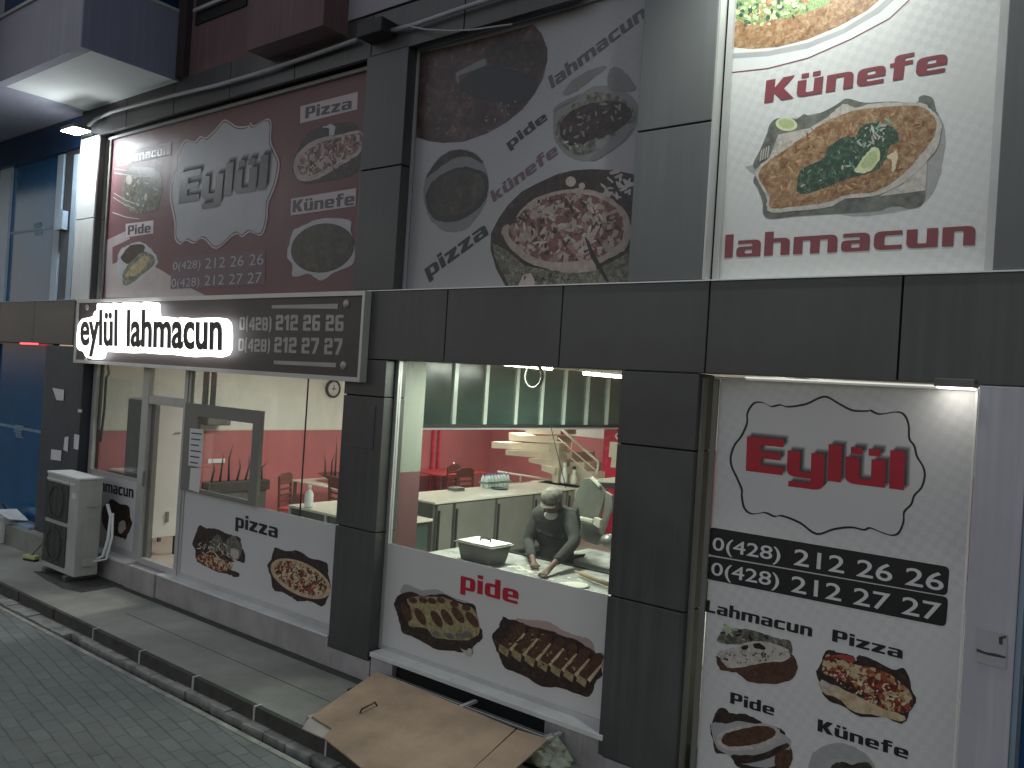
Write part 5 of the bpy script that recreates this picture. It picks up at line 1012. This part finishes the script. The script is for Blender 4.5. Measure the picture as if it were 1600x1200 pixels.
def ctree(t, x, y, rz, label):
    c = t.copy(); COL.objects.link(c); c.location = (x, y, ZF); c.rotation_euler.z = rz; c['label'] = label
    for ch in t.children: d = ch.copy(); COL.objects.link(d); d.parent = c
    return c
ch0 = chair('dining_chair', -10.55, 8.25, rad(115), 'dark red wooden chair at the far left, seen above the white display counter', 'slatted dining chairs')
ctree(ch0, -9.95, 8.75, rad(170), 'dark wooden chair beside the planter-shaped reflection, seen left of the dark column')
ctree(ch0, -10.5, 12.1, rad(95), 'reddish slatted chair behind the counter, left of the water bottles')
ctree(ch0, -9.95, 11.75, rad(80), 'dark slatted chair directly behind the water bottles')
def table(name, x0, x1, y0, y1, z, top, label, legm='steel_dk'):
    t = thing(name, ((x0+x1)/2, (y0+y1)/2, ZF), label, 'table')
    MB().box((x0, y0, z-.03), (x1, y1, z)).build('tabletop', top, t, .006)
    for a, b in ((x0+.04, y0+.04), (x1-.08, y0+.04), (x0+.04, y1-.08), (x1-.08, y1-.08)): MB().box((a, b, ZF), (a+.04, b+.04, z-.03)).build('leg', legm, t)
    return t
a = on_x(700, 752, -10.9)
table('dining_table', -11.75, -10.85, 11.9, 13.3, 1.10, 'red_cloth', 'red topped dining table by the red wall, behind the service counter')
table('dining_table', -11.6, -10.3, 8.9, 9.8, 1.08, 'wtop', 'pale dining table by the red wall, under the reflected spiky plant')
# display counter by the first window
DC = thing('display_counter', (-8.2, 7.0, ZF), 'dark glass display counter with a white top behind the pizza window film', 'counter')
MB().box((-8.62, 6.60, 1.20), (-6.9, 7.45, 1.23)).build('worktop', 'wtop', DC, .005)
MB().box((-8.58, 6.63, ZF), (-6.95, 7.42, 1.198)).build('body', 'greenglass', DC)
for xx in (-8.6, -7.9): MB().box((xx, 6.60, ZF), (xx+.03, 6.628, 1.198)).build('edge_trim', 'alu', DC)
q = on_z(482, 792, 1.232); WB = thing('bottle', q, 'white plastic bottle standing on the display counter', 'bottle')
MB().lathe(q, [(.05, 0), (.055, .02), (.055, .16), (.035, .2), (.02, .21), (.02, .23)], 14).build('body', 'plastic', WB); MB().lathe(q+Vector((0, 0, .231)), [(.026, 0), (.024, .04)], 12).build('cap', 'paper', WB)
q = on_z(698, 768, 1.105); q = Vector((-11.2, 12.6, 1.102)); WB = thing('bottle', q, 'small white bottle on the red dining table', 'bottle')
MB().lathe(q, [(.035, 0), (.04, .1), (.02, .15), (.012, .2)], 12).build('body', 'plastic', WB)
# window reflection modelled as a boat-shaped planter with spiky leaves
PL = thing('reflected_plant', (-11.0, 9.35, 1.1), 'window reflection modelled as a spiky dark plant in a boat-shaped bowl against the red wall', 'plant')
MB().lathe((-11.0, 9.45, 1.085), [(.08, 0), (.22, .06), (.36, .13), (.34, .13), (.2, .08)], 20).build('reflected_bowl', 'wood_dk', PL)
rg = random.Random(4)
for i in range(8):
    x, y = -11.0+rg.uniform(-.12, .12), 9.2+i*.07; h = rg.uniform(.35, .8)
    MB().tube([(x, y, 1.19), (x+rg.uniform(-.03, .03), y+rg.uniform(-.02, .02), 1.19+h*.6), (x+rg.uniform(-.06, .06), y+rg.uniform(-.05, .05), 1.19+h)], [.018, .012, .001], 5).build('leaf', 'leaf', PL)  # spikes of the window reflection, built as leaves
PL2 = thing('reflected_plant', (-11.3, 7.5, 1.1), 'window reflection modelled as a spiky dark plant in a dark box, seen through the grey window sash', 'plant')  # second reflection in the glass, built as a solid plant
MB().box((-11.4, 7.1, 1.0), (-11.2, 8.2, 1.16)).build('box', 'leaf', PL2, .01)
MB().box((-11.38, 7.15, ZF), (-11.22, 8.15, .999)).build('reflected_plant_stand', 'steel_dk', PL2)
for i in range(7):
    y = 7.2+i*.15; h = rg.uniform(.3, .6); MB().tube([(-11.3, y, 1.16), (-11.28, y+rg.uniform(-.05, .08), 1.16+h*.6), (-11.25, y+rg.uniform(-.08, .15), 1.16+h)], [.02, .013, .001], 5).build('leaf', 'leaf', PL2)  # spikes of the second window reflection, built as leaves

# staircase
ST = thing('staircase', (-9, 12.2, ZF), 'pale concrete staircase winding up to the mezzanine behind the counter', 'staircase')
Ys = 12.0
def stp(pts, name='step', d=.55, y=Ys, mat='cream'): return MB().prism([on_y(*q, y) for q in pts], (0, d, 0)).build(name, mat, ST)
M['stairc'] = paint('pale_stair_plaster', (.62, .56, .42), .6, 0, .08, 2)
M['stairs_dk'] = paint('shadowed_stair_plaster', (.52, .47, .35), .6, 0, .08, 2)
steps = [((821, 655), (877, 655), (876, 679), (821, 678)), ((795, 676), (812, 681), (871, 681), (870, 693), (795, 688)), ((768, 690), (790, 692), (860, 694), (858, 705), (768, 700)), ((790, 703), (860, 706), (862, 717), (790, 711)), ((826, 716), (868, 718), (866, 731), (826, 722)), ((846, 727), (868, 731), (866, 742), (846, 735))]
for i, q in enumerate(steps): stp(q, d=.5, y=Ys-.12*i+.3, mat='stairc')
stp(((858, 690), (874, 692), (871, 764), (864, 764)), 'newel_wall', .25, 11.75, 'stairc')
for i, (x0, x1, z) in enumerate(((872, 892, 706), (890, 913, 722), (911, 934, 737))): stp(((x0, z), (x1, z+1), (x1-2, 775), (x0-2, 775)), 'step', .8, 12.3-.12*i, 'stairc')
RL = thing('stair_railing', (-8, 11.9, ZF), 'pale metal railing running down the staircase beside the red cooler', 'railing')
for a, b, r in (((877, 670), (935, 722), .024), ((872, 684), (932, 736), .012), ((870, 696), (929, 748), .012)): MB().tube([on_y(*a, 11.85), on_y(*b, 11.85)], r).build('rail', 'stairc', RL)
for a, b in (((895, 687), (892, 716)), ((935, 722), (932, 746))): MB().tube([on_y(*a, 11.85), on_y(*b, 11.85)], .016).build('post', 'stairc', RL)
LW = thing('low_partition', (-9, 11.6, ZF), 'low cream partition with a handrail behind the water bottles', 'partition')
MB().prism([on_y(*q, 11.95) for q in ((794, 755), (871, 749), (871, 790), (794, 790))], (0, .1, 0)).build('panel', 'stairc', LW)
MB().tube([on_y(*q, 11.9) for q in ((778, 737), (866, 750.5))], .02).build('handrail', 'stairc', LW); MB().tube([on_y(*q, 11.9) for q in ((814, 743), (813.5, 754))], .02).build('post', 'stairc', LW)
for i, (px, py, h, m_, lb) in enumerate(((881, 755, .32, 'plastic', 'white figure-shaped bottle on the ledge beside the stairs, left one'), (896, 757, .28, 'wtop', 'cream bottle with a black cap on the ledge beside the stairs'))):
    q = on_y(px, py, 11.6); o = thing('bottle', q, lb, 'bottle')
    MB().lathe(q, [(.05, 0), (.06, .04), (.05, h*.5), (.025, h*.7), (.03, h*.8), (.015, h*.9)], 12).build('body', m_, o); MB().lathe(q+Vector((0, 0, h*.905)), [(.03, 0), (.03, .05)], 10).build('cap', 'black' if i else 'plastic', o)
    if i == 0: pass
MB().box((-8.45, 11.5, 1.12), (-7.3, 11.85, 1.3)).build('stair_ledge', 'stairc', label='cream ledge at the end of the counter carrying two bottles', cat='ledge')
MB().tube([on_y(860, 664, 9.0), on_y(884, 762, 9.0)], .006).build('hanging_cable', 'black', label='thin dark cable hanging aslant from the green glazing', cat='cable')
# cooler
CO = thing('drinks_cooler', (-7.3, 12.4, ZF), 'bright red drinks cooler beside the staircase with papers taped on it', 'fridge')
cA = on_y(944, 668, 12.3); MB().box((cA.x, 12.3, ZF), (cA.x+.9, 13.0, cA.z)).build('body', 'coolred', CO, .01)
word(MB(), 'C', on_y and (961, 686), (971, 688), (961.5, 675), 12.29, font='sans', bold=.03).build('logo_letter', 'plastic', CO)
for px in (((953, 690), (965, 691), (964, 715), (951, 714)), ((956, 713), (965, 714), (963, 731), (954, 730))): MB().prism([on_y(*q, 12.28) for q in px], (0, .003, 0)).build('paper', 'wtop', CO)

# dough table, tub, dough
TZ = 1.235
DT = thing('work_table', (-4.7, 6.2, ZF), 'floured steel work table inside the kitchen window', 'table')
MB().box((-5.55, 5.80, TZ-.04), (-3.0, 6.62, TZ)).build('tabletop', 'flour', DT, .006)
MB().box((-5.55, 6.622, TZ-.05), (-3.0, 6.64, TZ+.012)).build('rear_edge', 'black', DT)
for a, b in ((-5.5, 5.85), (-3.1, 5.85), (-5.5, 6.5), (-3.1, 6.5)): MB().box((a, b, ZF), (a+.05, b+.05, TZ-.04)).build('leg', 'steel', DT)
q = on_z(900, 913, TZ+.012); DI = MB()
DI.lathe((q.x, q.y, TZ+.001), [(.02, .0), (.115, 0), (.12, .006), (.10, .011), (.02, .012)], 26).build('dough_disc', 'dough', label='thin round disc of white dough on the floured table', cat='dough')
rg = random.Random(14)
fm = MB()
for i in range(60):
    a = rg.uniform(0, 6.28); r_ = abs(rg.gauss(0, .28)); x, y = -4.45+r_*1.6*math.cos(a), 6.12+r_*math.sin(a)*.7
    if not (5.84 < y < 6.58 and -5.4 < x < -3.1): continue
    s_ = rg.uniform(.008, .035); fm.poly([(x+s_*math.cos(t)*rg.uniform(.6, 1.4), y+s_*math.sin(t)*rg.uniform(.5, 1), TZ+.0015+i*.00003) for t in [k*6.283/7 for k in range(7)]])
fm.build('flour_dust', 'dough', label='white flour scattered over the work table', cat='flour', kind='stuff')
q = on_z(826, 893, TZ); 
TB = thing('steel_tub', (-4.95, 6.1, TZ), 'rectangular steel food tub with a lid on the work table', 'tub')
c_ = [on_z(*v, 1.455) for v in ((714.5, 846), (761, 838.5), (803, 851), (791, 864), (724, 856))]
tx0, tx1, ty0, ty1 = -5.17, -4.74, 5.93, 6.23
def tapered(x0, x1, y0, y1, z0, z1, k, nm, mat, par, bev=.006):
    return MB().add([(x0+k, y0+k, z0), (x1-k, y0+k, z0), (x1-k, y1-k, z0), (x0+k, y1-k, z0), (x0, y0, z1), (x1, y0, z1), (x1, y1, z1), (x0, y1, z1)], [(0, 3, 2, 1), (4, 5, 6, 7), (0, 1, 5, 4), (1, 2, 6, 5), (2, 3, 7, 6), (3, 0, 4, 7)]).build(nm, mat, par, bev)
tapered(tx0, tx1, ty0, ty1, TZ+.001, TZ+.165, .03, 'pan', 'steel_dk', TB, .02); MB().box((tx0-.02, ty0-.02, TZ+.167), (tx1+.02, ty1+.02, TZ+.177)).build('rim', 'steel', TB, .003)
MB().box((tx0+.0, ty0+.0, TZ+.178), (tx1-.0, ty1-.0, TZ+.19)).build('lid', 'wtop', TB, .005)
MB().tube([(-5.02, 6.1, TZ+.19), (-5.02, 6.1, TZ+.212), (-4.9, 6.1, TZ+.212), (-4.9, 6.1, TZ+.19)], .008).build('lid_handle', 'black', TB)
# dough sheeter
SH = thing('dough_sheeter', (-3.9, 7.3, ZF), 'steel dough sheeting machine with a raised guard and floured bed, right of the cook', 'machine')
MB().box((-4.75, 6.95, 1.16), (-3.3, 7.6, 1.22)).build('bed', 'flour', SH, .01)
MB().box((-4.75, 6.93, 1.07), (-3.3, 6.948, 1.21)).build('bed_edge', 'steel', SH); MB().box((-4.7, 6.97, .95), (-3.3, 7.58, 1.155)).build('under_frame', 'black', SH)
for a, b in ((-4.65, 7.0), (-3.4, 7.0), (-4.65, 7.5), (-3.4, 7.5)): MB().box((a, b, ZF), (a+.05, b+.05, .95)).build('leg', 'steel_dk', SH)
def plate(px, Y, d, nm, mat): return MB().prism([on_y(*q, Y) for q in px], (0, d, 0)).build(nm, mat, SH, .004)
M['sheetergrey'] = paint('grey_green_steel', (.15, .16, .13), .45, .3, .25, 4)
plate(((893, 796), (900, 770), (912, 747), (922, 747), (932, 752), (946, 770), (941, 790), (934, 812), (905, 815), (893, 812)), 7.45, .05, 'raised_guard', 'sheetergrey')
plate(((946, 768), (956, 774), (957, 790), (940, 836), (935, 832), (944, 795)), 7.40, .04, 'guard_arm', 'steel')
plate(((897, 806), (925, 812), (925, 817), (900, 812)), 7.3, .06, 'roller_bar', 'wtop')
plate(((903, 815), (935, 820), (938, 838), (932, 852), (915, 846), (904, 838)), 7.42, .12, 'roller_housing', 'steel_dk')
plate(((928, 808), (938, 812), (936, 826), (927, 820)), 7.28, .05, 'catch', 'wtop')
plate(((921, 747), (925, 745), (937, 758), (936, 762)), 7.42, .03, 'hinge_bar', 'wtop')
m = MB(); q = on_y(952, 845, 7.2); m.ball(q, (.09, .08, .07)).build('flour_bowl', 'steel', SH)
# second block behind: steel box on top of a shelf
MB().prism([on_y(*v, 8.6) for v in ((925, 749), (962, 746), (962, 754), (930, 753))], (0, .4, 0)).build('steel_shelf', 'wtop', label='white topped shelf behind the raised guard of the machine', cat='shelf')
MB().prism([on_y(*v, 8.5) for v in ((930, 754), (962, 755), (962, 764), (938, 762))], (0, .3, 0)).build('scale', 'black', label='dark flat appliance beneath the white shelf', cat='appliance')

# ================================================================== THE COOK
PX = thing('person', (-4.78, 6.95, ZF), 'cook in a grey jumper, cap and lowered white mask working dough at the table', 'person')
def skin(name, vs, es, mat, parent, sub=2, smooth=True):
    inv = parent.matrix_world.inverted()
    me = bpy.data.meshes.new(name); me.from_pydata([tuple(inv @ Vector(v[:3])) for v in vs], es, [])
    o = bpy.data.objects.new(name, me); COL.objects.link(o); o.parent = parent
    md = o.modifiers.new('skin', 'SKIN'); md.use_smooth_shade = True
    lay = me.skin_vertices[0] if me.skin_vertices else None
    if lay is None:
        bm = bmesh.new(); bm.from_mesh(me); bm.verts.layers.skin.verify(); bm.to_mesh(me); bm.free(); lay = me.skin_vertices[0]
    for i, v in enumerate(vs):
        r = v[3]; lay.data[i].radius = r if isinstance(r, tuple) else (r, r)
    lay.data[0].use_root = True
    sd = o.modifiers.new('sub', 'SUBSURF'); sd.levels = sub; sd.render_levels = sub
    me.materials.append(M[mat]); return o
def V(px, py, Y): v = on_y(px, py, Y); return v
nk = V(864, 800, 6.80); shL = V(839, 806, 6.83); shR = V(889, 806, 6.83); elL = V(825, 848, 6.72); elR = V(899, 846, 6.66)
hdL = on_z(834, 882, TZ+.035); hdR = on_z(853, 896, TZ+.03); hd = V(863, 787, 6.74)
pel = Vector((nk.x-.02, 6.98, 1.24)); chest = (nk+pel)/2+Vector((0, -.02, .12))
def T(v, r): return (v.x, v.y, v.z, r)
wL = hdL+(elL-hdL).normalized()*.09+Vector((0, 0, .01)); wR = hdR+(elR-hdR).normalized()*.09+Vector((0, 0, .01))
vs = [T(pel, .08), T(chest, .075), T(nk-Vector((0, 0, .06)), .07), T(nk, .052), T(hd-Vector((0, 0, .03)), .072), T(hd+Vector((0, -.005, .045)), .085),
      T(shL, .05), T(elL, .04), T(wL, .028), T(shR, .05), T(elR, .04), T(wR, .028)]
es = [(0, 1), (1, 2), (2, 3), (3, 4), (4, 5), (2, 6), (6, 7), (7, 8), (2, 9), (9, 10), (10, 11)]
hipL, hipR = pel+Vector((-.10, .0, -.08)), pel+Vector((.10, .0, -.08))
for s_, hp_ in ((-1, hipL), (1, hipR)):
    n = len(vs); vs += [T(hp_, .095), T(Vector((hp_.x, 7.0, ZF+.48)), .06), T(Vector((hp_.x, 7.06, ZF+.09)), .042), T(Vector((hp_.x+.01*s_, 6.9, ZF+.04)), .04)]
    es += [(0, n), (n, n+1), (n+1, n+2), (n+2, n+3)]
for wi, w_, h_, el in ((8, wL, hdL, elL), (11, wR, hdR, elR)):
    dr = (h_-el); dr.z = 0; dr.normalize(); sd_ = Vector((dr.y, -dr.x, 0)); n = len(vs)
    vs.append(T(h_, (.034, .018))); es.append((wi, n))
    for k in range(4):
        o_ = (k-1.5)*.021; L_ = (.062, .072, .070, .055)[k]; b_ = h_+dr*.04+sd_*o_
        m0 = len(vs); vs += [T(b_, .0095), T(b_+dr*L_*.5+Vector((0, 0, .006)), .009), T(b_+dr*L_*.85+Vector((0, 0, -.018)), .0075)]; es += [(n, m0), (m0, m0+1), (m0+1, m0+2)]
    sgn = 1 if wi == 8 else -1
    m0 = len(vs); b_ = h_+sd_*.035*(-sgn)+dr*.0; vs += [T(b_, .011), T(b_+dr*.035+sd_*(-.018*sgn)+Vector((0, 0, -.008)), .009)]; es += [(n, m0), (m0, m0+1)]
skin('body', vs, es, 'skin', PX)
j = [T(pel+Vector((0, 0, -.03)), .19), T(pel+Vector((0, -.01, .12)), .19), T(chest+Vector((0, 0, .03)), .19), T(nk-Vector((0, -.02, .08)), .135), T(nk-Vector((0, 0, .015)), .062),
     T(shL, .084), T((shL+elL)/2, .072), T(elL, .064), T(elL.lerp(wL, .85), .043), T(shR, .084), T((shR+elR)/2, .072), T(elR, .064), T(elR.lerp(wR, .82), .044)]
skin('jumper', j, [(0, 1), (1, 2), (2, 3), (3, 4), (3, 5), (5, 6), (6, 7), (7, 8), (3, 9), (9, 10), (10, 11), (11, 12)], 'jumper', PX)
tr = [T(pel+Vector((0, 0, -.02)), (.18, .14)), T(hipL, .11), T(Vector((hipL.x, 7.0, ZF+.48)), .078), T(Vector((hipL.x, 7.05, ZF+.1)), .065), T(hipR, .11), T(Vector((hipR.x, 7.0, ZF+.48)), .078), T(Vector((hipR.x, 7.05, ZF+.1)), .065)]
skin('trousers', tr, [(0, 1), (1, 2), (2, 3), (0, 4), (4, 5), (5, 6)], 'apron', PX)
# apron over the front
am = MB(); n = 10
for zi in range(2):
    pass
aa = []
for k in range(n+1):
    a = rad(-70+140*k/n); aa.append((pel.x+.225*math.sin(a), 6.99-.19*math.cos(a)))
vv = [(x, y, z) for z in (.75, 1.34) for x, y in aa]; vv += [(x, y+.008, z) for z in (.75, 1.34) for x, y in aa]; N1 = n+1
am.add(vv, [(k, k+1, k+1+N1, k+N1) for k in range(n)]+[(2*N1+k, 2*N1+k+1, 3*N1+k+1, 3*N1+k) for k in range(n)], 0, True); am.build('apron', 'apron', PX)
# head details: nose, ears, eyes, cap, mask, hair
fc = (Vector((0, 0, CH))-hd); fc.z = 0; fc = (fc.normalized()*.55+Vector((0, -1, 0))).normalized(); fs_ = Vector((-fc.y, fc.x, 0)); dn = Vector((0, 0, 1))
tl = Matrix((( fs_.x, fc.x, 0), (fs_.y, fc.y, 0), (fs_.z, fc.z, 1))) @ Matrix.Rotation(rad(-22), 3, 'X')
def hp3(x, y, z): return hd+Vector((0, 0, .02))+tl @ Vector((x, y, z))
def headball(nm, c, r, mat, bev=0):
    m = MB().ball((0, 0, 0), r); m.v = [hp3(v.x+c[0], v.y+c[1], v.z+c[2]) for v in m.v]; return m.build(nm, mat, PX)
headball('face', (0, .012, -.02), (.082, .10, .115), 'skin')
headball('nose', (0, .112, -.035), (.014, .018, .024), 'skin'); headball('ear', (.084, -.01, -.03), (.012, .022, .032), 'skin'); headball('ear', (-.084, -.01, -.03), (.012, .022, .032), 'skin')
headball('eye', (.032, .096, -.005), (.014, .008, .008), 'hair'); headball('eye', (-.032, .096, -.005), (.014, .008, .008), 'hair')
headball('hair', (0, -.02, -.012), (.090, .098, .095), 'hair')
m = MB(); prof = [(.098, 0), (.105, .02), (.108, .05), (.095, .085), (.06, .112), (.015, .122)]; m.lathe((0, 0, 0), prof, 20); m.v = [hp3(v.x, v.y*1.12, v.z+.02) for v in m.v]; m.build('cap', 'capfab', PX)
m = MB(); pts = [(.09*math.sin(rad(a)), .10+.055*math.cos(rad(a))) for a in range(-80, 81, 16)]; n = len(pts)
m.add([hp3(x, y, .03-.02*(y > .12)) for x, y in pts]+[hp3(x*.95, .05, .035) for x, y in pts], [(k, k+1, n+k+1, n+k) for k in range(n-1)], 0, True); m.build('cap_peak', 'capfab', PX)
m = MB().ball((0, 0, 0), (.072, .062, .045)); m.v = [hp3(v.x, v.y+.062, v.z-.115) for v in m.v]; m.build('mask', 'maskfab', PX)
wd_ = MB(); word(wd_, 'ATIO BAND', (845, 833), (888, 834), (845.3, 822), 6.3, font='sans', bold=.03, lift=0)
bpy.context.view_layer.update(); dg_ = bpy.context.evaluated_depsgraph_get(); jm = [o for o in PX.children if o.name.startswith('jumper')][0]
je = jm.evaluated_get(dg_); ji = je.matrix_world.inverted(); cam_o = Vector((0, 0, CH)); nv = []
for v in wd_.v:                                   # lay the print on the cloth
    d_ = (v-cam_o).normalized(); ok, h_, n2_, _i = je.ray_cast(ji @ cam_o, ji.to_3x3() @ d_)
    nv.append((je.matrix_world @ h_)-d_*.004 if ok else None)
if all(v is not None for v in nv): wd_.v = nv; wd_.build('jumper_lettering', 'ink', PX)

c_ = on_y(833, 588, 6.6); m = MB()
for k in range(3): m.tube([c_+Vector(((.10+.006*k)*math.cos(a*.3142), .01*k, (.11+.006*k)*math.sin(a*.3142))) for a in range(21)], .007, 6)
m.build('cable_coil', 'steel_dk', label='coiled grey cable hanging near the ceiling before the green glazing', cat='cable')
MB().tube([on_y(168, 566, 5.74), on_y(170, 584, 5.74), on_y(166, 590, 5.74), on_y(163, 640, 5.74), on_y(157, 690, 5.74)], .018).build('drain_hose', 'black', label='black hose running down behind the narrow left window pane', cat='hose')
t = table('side_table', -11.85, -11.28, 5.9, 6.5, 1.36, 'wtop', 'small white topped table behind the narrow left window pane')

rq = on_y(46, 537, 5.52); MB().box((rq.x-.3, 5.50, rq.z-.012), (rq.x+.3, 5.53, rq.z+.012)).build('red_light_strip', glow('lit_red_strip', (1, .06, .08), 1.0), label='short red lit strip under the fascia of the neighbouring shop', cat='light strip')

RP = MB().tube([(-4.0, 6.30, TZ+.035), (-3.55, 6.12, TZ+.035)], .022).tube([(-4.08, 6.332, TZ+.035), (-3.47, 6.088, TZ+.035)], .010); RP.build('rolling_pin', paint('pale_wood', (.40, .30, .18), .5), label='thin wooden rolling pin lying on the floured table right of the cook', cat='rolling pin')
FS = MB().ball((-4.0, 7.25, 1.27), (.16, .12, .07)); FS.build('dough_heap', 'dough', label='heap of floured dough on the bed of the steel machine', cat='dough')
bx_ = thing('napkin_box', (-8.2, 9.3, cz), 'small dark box on the marble counter nearer than the water bottles', 'box'); MB().box((-8.27, 9.2, cz+.001), (-8.12, 9.42, cz+.05)).build('body', 'steel_dk', bx_, .006)
# fan rings and sticker on the air conditioner
for zc_ in (.985, .415):
    m = MB(); m.tube([(ax0+.34+.21*math.cos(a*.2618), ay0-.022, zc_+.21*math.sin(a*.2618)) for a in range(25)], .006, 5, cap=False); m.build('fan_ring', 'grille', AC)
MB().box((ax0+.74, ay0-.003, 1.08), (ax0+.86, ay0-.001, 1.15)).build('sticker', 'paper', AC)

MB().prism([on_z(*v, 0) for v in ((52, 893), (70, 905), (98, 920), (128, 926), (180, 917), (190, 903), (150, 893))], (0, 0, .0035)).build('damp_shadow_patch', 'kerbdk', kind='structure')  # damp stain, also painting the air conditioner's contact shadow onto the pavement
